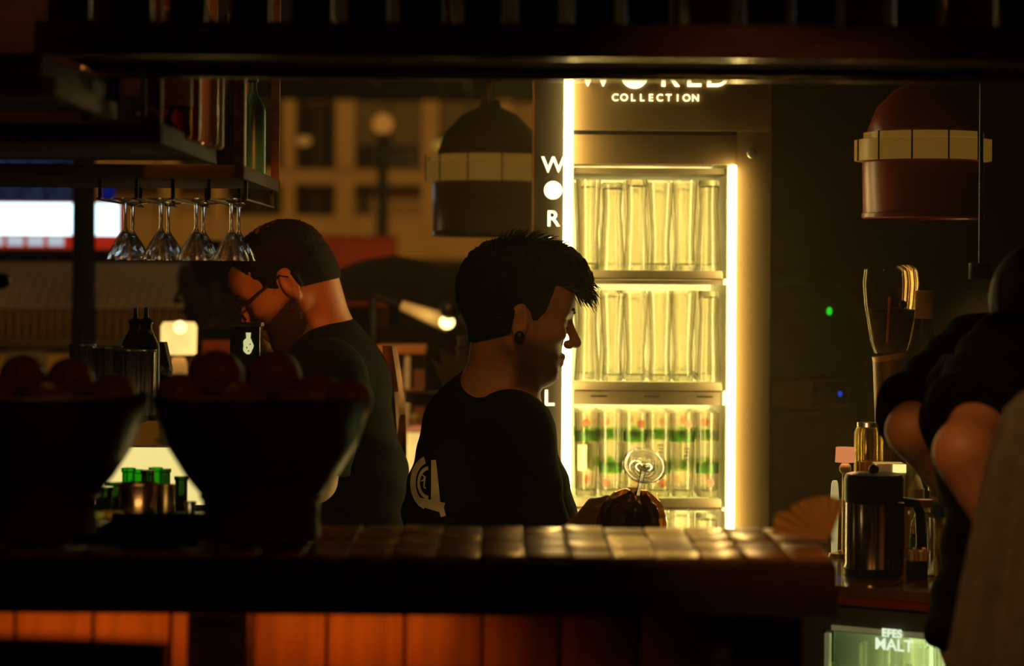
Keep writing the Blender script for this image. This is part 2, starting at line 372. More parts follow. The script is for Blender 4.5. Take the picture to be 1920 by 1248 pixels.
# interior shelves: lip, wire rail, lower light channel
SHELF = mat('shelf_grey', (0.20, 0.155, 0.085), 0.5, var=0.08)
shz = []
for (ptop, pmid, pbot) in ((505, 520, 531), (715, 731, 758), (934, 951, 957)):
    zt_, zm_, zl_ = fz(ptop), fz(pmid), fz(pbot); shz.append(zt_)
    sh = part(MB().box(X2+0.004, X3-0.008, FD+0.032, FD+0.43, zm_, zt_-0.004, 0.002), 'shelf', glass('shelf_glass', (0.92, 0.95, 0.85), 0.5), fr)
    part(MB().box(X2+0.006, X3-0.010, FD+0.026, FD+0.032, zm_, zt_, 0.002), 'shelf_lip', SHELF, sh)
    part(MB().tube([(X2+0.006, FD+0.024, zm_-0.001), (X3-0.006, FD+0.024, zm_-0.001)], 0.0016, 8), 'shelf_rail', STEEL_TRIM, sh)
    part(MB().box(X2+0.006, X3-0.012, FD+0.032, FD+0.05, zl_, zm_-0.003), 'shelf_channel', mat('channel_grey', (0.16, 0.12, 0.065), 0.5), sh)
    if ptop == 715:
        for px in (1110, 1210, 1310):
            part(MB().box(fx(px), fx(px+30), FD+0.0312, FD+0.033, fz(744), fz(741)), 'vent_slot', BLACK, sh)
    part(MB().box(X3-0.008, X3-0.001, FD+0.028, FD+0.05, zl_, zm_, 0.001), 'shelf_bracket', INNER, sh)
part(MB().box(X2+0.004, X3-0.004, FD+0.05, FD+0.43, ZO-0.002-0.016, ZO-0.006), 'shelf', SHELF, fr)
zfloor = 0.765
part(MB().box(X2+0.004, X3-0.004, FD+0.032, FD+0.43, zfloor-0.012, zfloor), 'shelf', SHELF, fr)
dr = part(MB().box(X2, X3, FD+0.003, FD+0.007, ZB, ZO), 'door_glass', pane('door_pane', (1, 1, 1), 0.03), fr, smooth=False)

def put_letters(txt, size, px, py_base, d, parent, m, spacing=1.0, yoff=0.0, bold=0.0):
    me = letters(txt, size, 0.004, spacing, bold); me.name = 'letter'; me.materials.clear(); me.materials.append(m)
    o = meshobj(me, 'letter', parent); c = Vector(((px-960)*d/F, d+yoff, CZ+(520-py_base)*d/F)); o.location = c-OFF[parent.name]; return o
cap = 0.0475      # font size giving a 30 px capital
for ch, py in (('W', 322), ('R', 423), ('L', 473), ('D', 523), ('L', 759), ('E', 824)):
    put_letters(ch, cap, 1036 if py < 700 else 1031, py, FD, sl, LETTER_GLOW, 1, -0.002, 0.0006)
def disc(px, py, r, parent):
    c = Vector((fx(px), FD-0.004, fz(py))); return part(MB().cyl(c, c+Vector((0, 0.004, 0)), r*FD/F, seg=36), 'globe_mark', LETTER_GLOW, parent)
disc(1036, 356, 17, sl)
for ch, px in (('W', 1114), ('R', 1252), ('L', 1297), ('D', 1342)):
    put_letters(ch, 0.070, px, 160, FD, hd, LETTER_GLOW, 1, -0.007, 0.0006)
disc(1187, 140, 25, hd).location.y -= 0.006
for i, ch in enumerate('COLLECTION'):
    put_letters(ch, 0.0215, 1151+i*16.7, 188, FD, hd, LETTER_GLOW, 1, -0.007, 0.0001)

# beer glasses on the cooler shelves, each one a thing
def glass_prof(h, rb, rw, rt_, th=0.0022, base=0.012):
    out = [(0, 0), (rb*0.92, 0), (rb, 0.003)]
    for t in (0.12, 0.3, 0.5, 0.7, 0.85, 1.0):
        r = rb+(rw-rb)*min(1, t/0.35) if t < 0.35 else rw+(rt_-rw)*((t-0.35)/0.65)**0.8
        out.append((r, h*t))
    inn = [(max(r-th, 0.004), z) for r, z in reversed(out[3:])]
    inn[-1] = (out[3][0]-th*1.5, base+0.004)
    return out+inn+[(rb*0.5, base), (0, base)]
BEER = glass('beer_glass', (1, 0.99, 0.95), 0.20, 0.01, 1.5)
gA = MB().lathe(glass_prof(0.196, 0.024, 0.0205, 0.0275), seg=28).mesh('glass_body', BEER)
gB = MB().lathe(glass_prof(0.190, 0.0225, 0.019, 0.0285), seg=28).mesh('glass_body', BEER)
gC = MB().lathe(glass_prof(0.182, 0.0235, 0.024, 0.0262), seg=28).mesh('glass_body', BEER)
def band(r, z0, z1, m, name): return MB().lathe([(r, z0), (r+0.0006, z0), (r+0.0006, z1), (r, z1), (r, z0)], seg=28).mesh(name, m)
GREEN = pane('green_print', (0.60, 0.88, 0.36), 0.06, 0.4); PINK = pane('pink_print', (1.0, 0.66, 0.52), 0.06, 0.4); CREAM = mat('cream_print', (0.85, 0.78, 0.50), 0.5, var=0.05)
DARKP = mat('dark_print', (0.05, 0.05, 0.02), 0.5, var=0.1)
rg = random.Random(11)
rows = ['front row', 'middle row', 'back row']
def fill_shelf(z, meshes, nx, ny, where, deco=False, y0=0.075, dy=0.085):
    wdt = X3-X2-0.02; stp = wdt/nx
    for j in range(ny):
        for i in range(nx):
            x = X2+0.010+stp*(i+0.5)+rg.uniform(-0.0015, 0.0015); y = FD+y0+j*dy+rg.uniform(-0.006, 0.006)
            flip = rg.random() < 0.35
            t = thing('beer_glass', 'clear beer glass on the cooler %s, %s from left in the %s' % (where, ORD[i], rows[j]), 'glass', (x, y, z+0.0005), 'beer glasses in the lit cooler')
            k = rg.randrange(len(meshes)); me, hh = meshes[k]
            o = meshobj(me, 'glass_body', t)
            if flip and not deco: o.rotation_euler = (math.pi, 0, 0); o.location.z = hh
            if deco:
                up = (i+j) % 2 == 0
                zb_ = 0.115 if up else 0.050
                meshobj(DECO['band'+str(up)], 'green_band', t)
                c = MB()
                a0 = -math.pi/2+rg.uniform(-0.5, 0.5); zz = 0.152 if up else 0.024
                b_ = meshobj(DECO['dot'+str(up)], 'round_emblem', t, rot=(0, 0, rg.uniform(-0.5, 0.5)))
                if j == 0 and i in (3, 4): meshobj(DECO['text'], 'vertical_lettering', t, loc=(-0.004 if i == 3 else 0.002, -0.0262, 0.10 if i == 3 else 0.092))
                elif i % 2 == 0: meshobj(DECO['label'], 'paper_label', t, rot=(0, 0, rg.uniform(-0.9, 0.9)))
DECO = {}
for up in (True, False):
    zb_ = 0.118 if up else 0.050
    DECO['band'+str(up)] = band(0.0258 if up else 0.0248, zb_, zb_+0.023, GREEN, 'green_band')
    zz = 0.158 if up else 0.030; rr = 0.0264 if up else 0.0246
    DECO['dot'+str(up)] = MB().cyl((0, -rr-0.0012, zz), (0, -rr+0.0002, zz), 0.0095, seg=20).mesh('round_emblem', PINK)
def arc_patch(r, a0, a1, z0, z1, m, name):
    mb = MB(); n = 8; vs = []; fs = []
    for k in range(n+1):
        a = a0+(a1-a0)*k/n
        for z in (z0, z1): vs.append((r*math.sin(a), -r*math.cos(a), z))
    for k in range(n): fs.append((2*k, 2*k+2, 2*k+3, 2*k+1))
    mb.add(vs, fs); return mb.mesh(name, m)
DECO['label'] = arc_patch(0.0262, -0.45, 0.45, 0.055, 0.112, CREAM, 'paper_label')
tm = letters('EFES', 0.016, 0.0006, 1.0); tm.transform(Matrix.Rotation(math.pi/2, 4, 'Y')); tm.materials.clear(); tm.materials.append(DARKP); DECO['text'] = tm
fill_shelf(shz[0], [(gA, 0.196), (gA, 0.196), (gB, 0.190)], 6, 3, 'top shelf')
fill_shelf(shz[1], [(gA, 0.196), (gB, 0.190)], 6, 3, 'second shelf')
fill_shelf(shz[2], [(gC, 0.182)], 6, 3, 'third shelf', True)
fill_shelf(zfloor, [(gC, 0.182)], 6, 2, 'lowest shelf')
# ------------------------------------------------------------------ people: smooth surfaces grown from joined tapered limbs
f32 = np.float32
def axis(*segs):
    out = []
    for lo, hi, st in segs:
        n = max(1, int(round((hi-lo)/st))); out += list(np.linspace(lo, hi, n, endpoint=False))
    out.append(segs[-1][1]); return np.array(out, dtype=f32)
def sph(x, y, z, c, r): return np.sqrt((x-c[0])**2+(y-c[1])**2+(z-c[2])**2)-r
def ell(x, y, z, c, r):
    a = (x-c[0]); b = (y-c[1]); e = (z-c[2])
    k0 = np.sqrt((a/r[0])**2+(b/r[1])**2+(e/r[2])**2)+1e-6; k1 = np.sqrt((a/r[0]**2)**2+(b/r[1]**2)**2+(e/r[2]**2)**2)+1e-6
    return k0*(k0-1)/k1
def cap_(x, y, z, a, b, ra, rb=None):
    rb = ra if rb is None else rb
    d = [float(b[i]-a[i]) for i in range(3)]; L = d[0]**2+d[1]**2+d[2]**2+1e-9
    px, py, pz = x-a[0], y-a[1], z-a[2]
    t = np.clip((px*d[0]+py*d[1]+pz*d[2])/L, 0, 1)
    return np.sqrt((px-t*d[0])**2+(py-t*d[1])**2+(pz-t*d[2])**2)-(ra+(rb-ra)*t)
def smin(a, b, k):
    h = np.clip(0.5+0.5*(b-a)/k, 0, 1); return b+(a-b)*h-k*h*(1-h)
def smax(a, b, k): return -smin(-a, -b, k)
def lumps(x, y, z, f, s=0.0):
    return (np.sin(x*f+s)*np.sin(y*f*1.13+1.7+s)*np.sin(z*f*0.91+0.4)+0.5*np.sin(x*f*2.1+y*f*1.3+s)*np.sin(z*f*1.9-y*f*2.3))
def surface(fld, xs, ys, zs):
    """surface nets on a rectilinear grid"""
    ins = fld < 0; nx, ny, nz = fld.shape
    cnt = np.zeros((nx-1, ny-1, nz-1), np.int8)
    for i in (0, 1):
        for j in (0, 1):
            for k in (0, 1): cnt += ins[i:nx-1+i, j:ny-1+j, k:nz-1+k]
    act = (cnt > 0) & (cnt < 8); I, J, K = np.nonzero(act); n = len(I)
    idx = -np.ones(act.shape, np.int64); idx[I, J, K] = np.arange(n)
    pos = np.zeros((n, 3)); num = np.zeros(n)
    cor = [(0,0,0),(1,0,0),(0,1,0),(1,1,0),(0,0,1),(1,0,1),(0,1,1),(1,1,1)]
    for a in range(8):
        for b in range(a+1, 8):
            A, B = cor[a], cor[b]
            if sum(abs(A[q]-B[q]) for q in range(3)) != 1: continue
            fa = fld[I+A[0], J+A[1], K+A[2]].astype(float); fb = fld[I+B[0], J+B[1], K+B[2]].astype(float)
            m = (fa < 0) != (fb < 0); t = np.where(m, fa/(fa-fb+1e-12), 0)
            for q, (ax_, Q) in enumerate(((xs, I), (ys, J), (zs, K))):
                pa = ax_[Q+A[q]]; pb = ax_[Q+B[q]]; pos[:, q] += np.where(m, pa+(pb-pa)*t, 0)
            num += m
    pos /= np.maximum(num, 1)[:, None]
    quads = []
    for q in range(3):
        sl0 = [slice(None)]*3; sl1 = [slice(None)]*3; sl0[q] = slice(0, -1); sl1[q] = slice(1, None)
        ch = ins[tuple(sl0)] != ins[tuple(sl1)]
        e = np.array(np.nonzero(ch)).T; o1, o2 = [(1, 2), (2, 0), (0, 1)][q]
        lim = [nx-1, ny-1, nz-1]
        ok = (e[:, o1] > 0) & (e[:, o2] > 0) & (e[:, o1] < lim[o1]) & (e[:, o2] < lim[o2]); e = e[ok]
        def at(d1, d2):
            c = e.copy(); c[:, o1] += d1; c[:, o2] += d2; return idx[c[:, 0], c[:, 1], c[:, 2]]
        Q = np.stack([at(-1, -1), at(0, -1), at(0, 0), at(-1, 0)], 1)
        flip = ~ins[e[:, 0], e[:, 1], e[:, 2]]; Q[flip] = Q[flip][:, ::-1]; quads.append(Q)
    Q = np.concatenate(quads); Q = Q[(Q >= 0).all(1)]
    return pos, Q
def skin_obj(fld, grid, name, m, parent, smooth_it=1, post=None):
    P, Q = surface(fld, *grid)
    if post is not None: P = post(P)
    # a little relaxation to take the grid out of the surface
    for _ in range(smooth_it):
        acc = np.zeros_like(P); c = np.zeros(len(P))
        for k in range(4):
            np.add.at(acc, Q[:, k], P[Q[:, (k+1) % 4]]); np.add.at(acc, Q[:, k], P[Q[:, (k+3) % 4]]); np.add.at(c, Q[:, k], 2)
        P = P*0.45+0.55*acc/np.maximum(c, 1)[:, None]
    off = np.array(OFF[parent.name]); me = bpy.data.meshes.new(name)
    me.from_pydata((P-off).tolist(), [], Q.tolist()); me.polygons.foreach_set('use_smooth', [True]*len(me.polygons)); me.update()
    me.materials.append(m); o = bpy.data.objects.new(name, me); COL.objects.link(o); o.parent = parent; OFF[o.name] = OFF[parent.name]
    return o
class Head:
    def __init__(s, ear_w, side, yaw, pitch, sc=1.0, tilt=0.0):
        a = math.radians(yaw); p = math.radians(pitch); s.sc = sc
        f = Vector((math.cos(a)*math.cos(p), math.sin(a)*math.cos(p), -math.sin(p))); l = Vector((-math.sin(a), math.cos(a), 0)); u = f.cross(l)
        s.R = Matrix((f, l, u)).transposed(); s.c = Vector(ear_w)-s.R @ (Vector((-0.008, 0.081*side, -0.006))*sc)
    def w(s, p): return s.c+s.R @ (Vector(p)*s.sc)
    def loc(s, X, Y, Z):
        dx, dy, dz = X-s.c.x, Y-s.c.y, Z-s.c.z; M = s.R
        return tuple((dx*M[0][i]+dy*M[1][i]+dz*M[2][i])/s.sc for i in range(3))
def head_skin(x, y, z):
    ay = np.abs(y)
    d = ell(x, y, z, (-0.012, 0, 0.035), (0.098, 0.077, 0.088))
    d = smin(d, ell(x, y, z, (0.036, 0, -0.030), (0.056, 0.060, 0.085)), 0.03)
    d = smin(d, cap_(x, ay, z, (-0.002, 0.052, -0.045), (0.066, 0.012, -0.090), 0.024, 0.020), 0.03)
    d = smin(d, sph(x, y, z, (0.075, 0, -0.093), 0.019), 0.02)
    d = smin(d, cap_(x, ay, z, (0.088, 0, 0.030), (0.073, 0.045, 0.030), 0.012), 0.016)
    d = smin(d, ell(x, ay, z, (0.060, 0.046, -0.014), (0.028, 0.020, 0.020)), 0.02)
    d = smax(d, -sph(x, ay, z, (0.102, 0.034, 0.005), 0.0155), 0.012)
    d = smin(d, sph(x, ay, z, (0.076, 0.032, 0.005), 0.0125), 0.005)
    d = smin(d, ell(x, y, z, (0.046, 0, 0.052), (0.050, 0.058, 0.040)), 0.02)
    d = smin(d, cap_(x, y, z, (0.091, 0, 0.018), (0.117, 0, -0.024), 0.0060, 0.0105), 0.012)
    d = smin(d, sph(x, ay, z, (0.104, 0.011, -0.030), 0.0085), 0.007)
    d = smin(d, cap_(x, ay, z, (0.0965, 0, -0.0545), (0.080, 0.026, -0.0600), 0.0075, 0.005), 0.006)
    d = smin(d, cap_(x, ay, z, (0.0945, 0, -0.0675), (0.080, 0.022, -0.0635), 0.0085, 0.005), 0.006)
    ear = ell(x+0.12*z, ay, z, (-0.008, 0.080, -0.006), (0.0185, 0.0085, 0.0320))
    ear = smin(ear, sph(x, ay, z, (-0.004, 0.077, -0.036), 0.009), 0.008)
    ear = smax(ear, -ell(x, ay, z, (-0.004, 0.092, -0.004), (0.0105, 0.0085, 0.018)), 0.004)
    return smin(d, ear, 0.005)
def beard_reg(x, y, z):
    ay = np.abs(y)
    line = z+0.026+0.20*np.maximum(x, 0)               # below the line from ear to mouth corner
    reg = np.maximum(line, -(x-0.000+0.10*np.minimum(z+0.05, 0)))
    reg = np.minimum(reg, np.maximum(np.maximum(z+0.040, -(z+0.054)), np.maximum(-(x-0.070), ay-0.036)))   # moustache
    reg = np.maximum(reg, -ell(x, y, z, (0.100, 0, -0.0605), (0.022, 0.024, 0.0095)))                     # lips
    return np.maximum(reg, -(z+0.135))
def beard_fld(x, y, z, skin, thick, amp, soft=0.02):
    reg = beard_reg(x, y, z); ramp = np.clip(-reg/soft, 0, 1)
    return np.maximum(skin-(thick+amp*lumps(x, y, z, 420))*ramp+0.0012*(1-ramp), reg)
SKIN = mat('skin', (0.50, 0.26, 0.15), 0.5, var=0.10, scale=30, bump=0.05)
SKIN_B = mat('skin_warm', (0.52, 0.24, 0.13), 0.5, var=0.10, scale=30, bump=0.05)
def skin_mat(name, color, hair):
    m = mat(name, color, 0.5, var=0.10, scale=30, bump=0.05); nt = m.node_tree; b = nt.nodes['Principled BSDF']
    src = b.inputs['Base Color'].links[0].from_socket
    at = nt.nodes.new('ShaderNodeAttribute'); at.attribute_name = 'beard_growth'
    tc = nt.nodes.new('ShaderNodeTexCoord'); n = nt.nodes.new('ShaderNodeTexNoise'); n.inputs['Scale'].default_value = 420
    ad = nt.nodes.new('ShaderNodeMath'); ad.operation = 'MULTIPLY_ADD'; ad.inputs[1].default_value = 0.7; ad.inputs[2].default_value = -0.35
    su = nt.nodes.new('ShaderNodeMath'); su.operation = 'ADD'; su.use_clamp = True
    gt_ = nt.nodes.new('ShaderNodeMath'); gt_.operation = 'MULTIPLY'
    mx = nt.nodes.new('ShaderNodeMix'); mx.data_type = 'RGBA'; mx.inputs[7].default_value = (*hair, 1)
    nt.links.new(tc.outputs['Object'], n.inputs['Vector']); nt.links.new(n.outputs['Fac'], ad.inputs[0]); nt.links.new(at.outputs['Fac'], su.inputs[0]); nt.links.new(ad.outputs[0], su.inputs[1])
    nt.links.new(su.outputs[0], gt_.inputs[0]); gt_.inputs[1].default_value = 0.92
    nt.links.new(src, mx.inputs[6]); nt.links.new(gt_.outputs[0], mx.inputs[0]); nt.links.new(mx.outputs[2], b.inputs['Base Color']); return m
SKIN_F = skin_mat('skin_stubble', (0.50, 0.26, 0.15), (0.085, 0.045, 0.022)); SKIN_G = skin_mat('skin_bearded', (0.54, 0.24, 0.12), (0.035, 0.018, 0.010))
def beard_attr(o, H, soft):
    P = np.array([v.co for v in o.data.vertices])+np.array(OFF[o.name]); x, y, z = H.loc(P[:, 0], P[:, 1], P[:, 2])
    g = np.clip((0.007-beard_reg(x, y, z))/soft, 0, 1)*(np.abs(x) < 0.14)*(z > -0.13)*(z < 0.0)
    at = o.data.attributes.new('beard_growth', 'FLOAT', 'POINT'); at.data.foreach_set('value', g.astype(np.float32))
HAIR = mat('dark_hair', (0.011, 0.007, 0.004), 0.7, var=0.5, scale=160, stretch=(1, 1, 3), bump=0.9, spec=0.12)
BEARD = mat('beard_hair', (0.17, 0.088, 0.046), 0.7, var=0.4, scale=220, bump=0.6)
BEARD_D = mat('dark_beard', (0.05, 0.025, 0.014), 0.7, var=0.4, scale=220, bump=0.6)
SHIRT = mat('black_tshirt', (0.0075, 0.0068, 0.006), 0.9, var=0.25, scale=90, bump=0.25, spec=0.08)
JEANS = mat('dark_trousers', (0.02, 0.02, 0.022), 0.85, var=0.25, scale=60)

def strands(mb, H, pts, rnd, n=3):
    """tufts: thin tapering locks from a root to a tip in head coordinates"""
    for (r0, t0, th) in pts:
        for k in range(n):
            j = lambda s: Vector((rnd.uniform(-s, s), rnd.uniform(-s, s), rnd.uniform(-s, s)))
            a = Vector(r0)+j(0.006); b = Vector(t0)+j(0.007); m_ = (a+b)/2+j(0.004)+Vector((0, 0, 0.004))
            P = [H.w(a*(1-t)**2+m_*2*t*(1-t)+b*t*t) for t in (0, 0.3, 0.6, 0.85, 1)]
            mb.tube(P, th, 5, 0.0003)

# ---- the bartender in front (profile to the right)
def arm_chain(X, Y, Z, sh, el, wr, r=(0.052, 0.043, 0.038, 0.027)):
    return smin(cap_(X, Y, Z, sh, el, r[0], r[1]), cap_(X, Y, Z, el, wr, r[2]+0.003, r[3]), 0.012)
def hand_fld(X, Y, Z, wr, fwd, side, up, curl=0.5, sc=1.0):
    """palm and five fingers; fwd = finger direction, side = towards the thumb, up = back of the hand"""
    fwd, side, up = Vector(fwd).normalized(), Vector(side).normalized(), Vector(up).normalized(); wr = Vector(wr)
    d = cap_(X, Y, Z, wr-fwd*0.01, wr+fwd*0.02*sc, 0.024*sc, 0.022*sc)
    for k in (-0.026, -0.009, 0.009, 0.026):
        d = smin(d, cap_(X, Y, Z, wr+fwd*0.015*sc+side*k*0.6, wr+fwd*0.082*sc+side*k, 0.013*sc, 0.0115*sc), 0.012)
    for k, L in ((0.028, 0.070), (0.010, 0.080), (-0.009, 0.074), (-0.027, 0.058)):
        p = wr+fwd*0.085*sc+side*k; ang = 0.25; rr = 0.0092*sc
        for q, fr_ in enumerate((0.45, 0.32, 0.26)):
            ang += curl*(0.9 if q else 0.6); v = fwd*math.cos(ang)-up*math.sin(ang)
            e = p+v*L*fr_*sc; d = smin(d, cap_(X, Y, Z, p, e, rr, rr*0.93), 0.004); p = e; rr *= 0.93
    p0 = wr+fwd*0.025*sc+side*0.022; p1 = p0+(side*0.8+fwd*0.5-up*0.25).normalized()*0.045*sc; p2 = p1+(side*0.25+fwd*0.8-up*0.5).normalized()*0.030*sc; p3 = p2+(fwd*0.8-up*0.6).normalized()*0.024*sc
    d = smin(d, cap_(X, Y, Z, p0, p1, 0.0145*sc, 0.011*sc), 0.01); d = smin(d, cap_(X, Y, Z, p1, p2, 0.0105*sc, 0.0095*sc), 0.004)
    return smin(d, cap_(X, Y, Z, p2, p3, 0.0095*sc, 0.008*sc), 0.004)
def legs_fld(X, Y, Z, hipc, right, fl, fwd=(1, 0, 0)):
    d = None; hipc = Vector(hipc); right = Vector(right); fwd = Vector(fwd)
    for s in (-1, 1):
        h = hipc+right*0.09*s; k = Vector((h.x, h.y, fl+0.49))+fwd*0.03; a = Vector((h.x, h.y, fl+0.085))
        e = smin(cap_(X, Y, Z, h, k, 0.085, 0.06), cap_(X, Y, Z, k, a, 0.058, 0.042), 0.02)
        e = smin(e, cap_(X, Y, Z, a-Vector((0, 0, 0.045)), a+fwd*0.17-Vector((0, 0, 0.05)), 0.035, 0.030), 0.03)
        d = e if d is None else np.minimum(d, e)
    return d

def front_man():
    H = Head(W(974, 600, 4.52), -1, 8, 12)
    t = thing('person', 'bearded person in a black printed T-shirt, profile to the right, in front of the cooler', 'person', (W(925, 900, 4.62).x, 4.62, FLOOR_Z))
    hc = H.c
    grid = (axis((-0.30, hc.x-0.13, 0.009), (hc.x-0.13, hc.x+0.145, 0.0034), (hc.x+0.145, 0.32, 0.006)),
            axis((4.26, hc.y-0.10, 0.006), (hc.y-0.10, hc.y+0.10, 0.0036), (hc.y+0.10, 4.98, 0.012)),
            axis((FLOOR_Z-0.02, 0.84, 0.022), (0.84, hc.z-0.13, 0.0065), (hc.z-0.13, hc.z+0.15, 0.0034)))
    X, Y, Z = grid[0][:, None, None], grid[1][None, :, None], grid[2][None, None, :]
    x, y, z = H.loc(X, Y, Z)
    head = head_skin(x, y, z)
    nb = W(928, 752, 4.63)
    neck = smin(cap_(X, Y, Z, H.w((-0.028, 0, -0.035)), nb, 0.052, 0.058), cap_(X, Y, Z, H.w((0.005, 0, -0.07)), W(958, 770, 4.62), 0.036, 0.044), 0.02)
    sN, sF = W(957, 812, 4.46), W(912, 798, 4.80)
    eN, wN = W(1006, 1050, 4.40), W(1062, 1012, 4.36)
    eF, wF = W(1010, 1040, 4.84), W(1120, 1030, 4.62)
    torso = smin(cap_(X, Y, Z, W(918, 815, 4.63), W(922, 960, 4.63), 0.098, 0.135), cap_(X, Y, Z, sN, sF, 0.058, 0.058), 0.06)
    torso = smin(torso, cap_(X, Y, Z, W(868, 800, 4.63), W(850, 960, 4.63), 0.060, 0.072), 0.05)
    torso = smin(torso, cap_(X, Y, Z, W(922, 960, 4.63), W(925, 1130, 4.63), 0.135, 0.125), 0.05)
    trap = cap_(X, Y, Z, nb, W(930, 800, 4.63), 0.060, 0.085)
    torso = smin(torso, trap, 0.05)
    armN = cap_(X, Y, Z, sN, eN, 0.054, 0.045); armF = cap_(X, Y, Z, sF, eF, 0.054, 0.045)
    fore = np.minimum(cap_(X, Y, Z, eN, wN, 0.042, 0.028), cap_(X, Y, Z, eF, wF, 0.042, 0.028))
    hN = hand_fld(X, Y, Z, wN, (0.90, 0.05, 0.42), (0, 0.5, 0.9), (-0.42, -0.55, 0.75), 0.42)
    hF = hand_fld(X, Y, Z, wF, (0.7, -0.5, 0.1), (0, 0.2, 0.9), (0.3, 0.7, 0.2), 0.6)
    legs = legs_fld(X, Y, Z, W(925, 1130, 4.63), Vector((0.1, -1, 0)).normalized(), FLOOR_Z)
    arms = smin(np.minimum(armN, armF), fore, 0.012)
    body = smin(head, neck, 0.02)
    body = smin(body, torso, 0.035); body = smin(body, arms, 0.02); body = smin(body, np.minimum(hN, hF), 0.008); body = smin(body, legs, 0.05)
    bo = skin_obj(body, grid, 'body', SKIN_F, t); beard_attr(bo, H, 0.022)
    # T-shirt
    slv = lambda a, e: ((X-a.x)*(e-a).x+(Y-a.y)*(e-a).y+(Z-a.z)*(e-a).z)/(e-a).length-0.185
    sh = smin(torso, np.maximum(np.minimum(np.maximum(armN-0.012, slv(sN, eN)), np.maximum(armF-0.012, slv(sF, eF))), -9), 0.025)-0.011
    fold = 0.0025*np.sin(Z*95+X*60+2.2*np.sin(X*21))*np.clip((W(0, 760, 4.6).z-Z)*8, 0, 1)
    sh = sh+fold
    sh = smax(sh, -(sph(X, Y, Z, H.w((0.012, 0, -0.118)), 0.094)), 0.006)
    sh = smax(sh, -(Z-0.80), 0.004)
    tee = skin_obj(sh, grid, 'tshirt', SHIRT, t)
    lw = np.maximum(np.minimum(legs, cap_(X, Y, Z, W(922, 1050, 4.63), W(925, 1130, 4.63), 0.130, 0.125))-0.012, np.maximum(Z-0.86, -(Z-FLOOR_Z-0.07)))
    skin_obj(lw, grid, 'trousers', JEANS, t)
    # hair: shorter behind, full on top with a fringe falling forward
    ay = np.abs(y)
    hair = ell(x, y, z, (-0.020, 0, 0.046), (0.108, 0.087, 0.100))
    hair = smin(hair, ell(x, y, z, (0.035, 0, 0.103), (0.078, 0.068, 0.050)), 0.03)
    hair = smin(hair, ell(x, y, z, (0.095, 0, 0.086), (0.030, 0.056, 0.026)), 0.02)
    hair = hair-0.0030*lumps(x, y*1.2, z, 150)-0.0014*lumps(x, y, z, 360, 1.0)
    face = np.maximum(np.maximum(-(x-0.040-0.16*(z-0.02)), z-0.068+0.10*(x-0.09)), ay-0.2)
    face = np.minimum(face, np.maximum(-(x-0.014), z+0.010))                       # below the sideburn
    hair = smax(hair, -face, 0.008)
    hair = smax(hair, -np.maximum(ell(x, ay, z, (-0.006, 0.082, -0.010), (0.023, 0.03, 0.033)), -0.2), 0.004)
    hair = smin(hair, np.maximum(smin(head, neck, 0.02)-0.006, np.maximum(z-0.01, x+0.02)), 0.008)
    hair = smax(hair, -(z+0.052-0.50*(x+0.05)), 0.01)
    hair = np.maximum(hair, -(np.minimum(head, neck)+0.010))
    ho = skin_obj(hair, grid, 'hair', HAIR, t, 1)
    rnd = random.Random(5); mb = MB(); pts = []
    for i in range(54):      # fringe and crown locks
        yy = rnd.uniform(-0.055, 0.055); pts.append(((0.088+rnd.uniform(-0.02, 0.01), yy, 0.094+rnd.uniform(-0.008, 0.012)), (0.126+rnd.uniform(-0.012, 0.012), yy*0.9, 0.056+rnd.uniform(-0.014, 0.03)), 0.0026))
    for i in range(70):
        a = rnd.uniform(0.2, 2.9); yy = rnd.uniform(-0.06, 0.06); r0 = 0.086; c = (0.0, 0, 0.056)
        p = (c[0]+math.cos(a)*r0, yy, c[2]+math.sin(a)*r0*0.98); q = (c[0]+math.cos(a-0.25)*(r0+0.030)+0.004, yy*1.05, c[2]+math.sin(a-0.25)*(r0+0.020))
        pts.append((p, q, 0.0022))
    strands(mb, H, pts, rnd, 3); tag(part(mb, 'locks', HAIR, ho), kind='stuff')
    eb = MB()
    for s in (-1, 1):
        eb.tube([H.w((0.099, 0.012*s, 0.030)), H.w((0.094, 0.030*s, 0.036)), H.w((0.082, 0.048*s, 0.031))], 0.0036, 6, 0.002)
        eb.tube([H.w((0.0885, 0.018*s, 0.000)), H.w((0.0900, 0.030*s, -0.0015)), H.w((0.082, 0.044*s, 0.001))], 0.0014, 6)
    tag(part(eb, 'eyebrows', HAIR, t), kind='stuff')
    part(MB().ball(H.w((-0.002, -0.0875, -0.037)), 0.0100, 16, 10, (1.0, 0.8, 1.25)), 'ear_plug', BLACK, t, 'round black ear plug')
    # printed emblem on the back of the shirt, draped onto the cloth
    bvh = BVHTree.FromPolygons([Vector(v.co)+OFF[t.name] for v in tee.data.vertices], [p.vertices[:] for p in tee.data.polygons])
    D = 4.62; prn = MB()
    def drape(px, py):
        o = W(px, py, 4.1); hit = bvh.ray_cast(o, (o-cam.location).normalized(), 2.0)
        return (hit[0]+hit[1]*0.0016) if hit[0] is not None else None
    def patch(poly):          # quad strips given as two pixel polylines
        A, B = poly; n = len(A); k = 3
        for i in range(n-1):
            for j in range(k):
                q = []
                for (ii, jj) in ((i, j), (i+1, j), (i+1, j+1), (i, j+1)):
                    u = jj/k; q.append(drape(A[ii][0]+(B[ii][0]-A[ii][0])*u, A[ii][1]+(B[ii][1]-A[ii][1])*u))
                if all(p is not None for p in q): prn.add(q, [(0, 1, 2, 3)])
    def arc(cx, cy, r0, r1, a0, a1, n=26, sx=1.0):
        A = []; B = []
        for i in range(n+1):
            a = math.radians(a0+(a1-a0)*i/n); A.append((cx+math.cos(a)*r0*sx, cy-math.sin(a)*r0)); B.append((cx+math.cos(a)*r1*sx, cy-math.sin(a)*r1))
        patch((A, B))
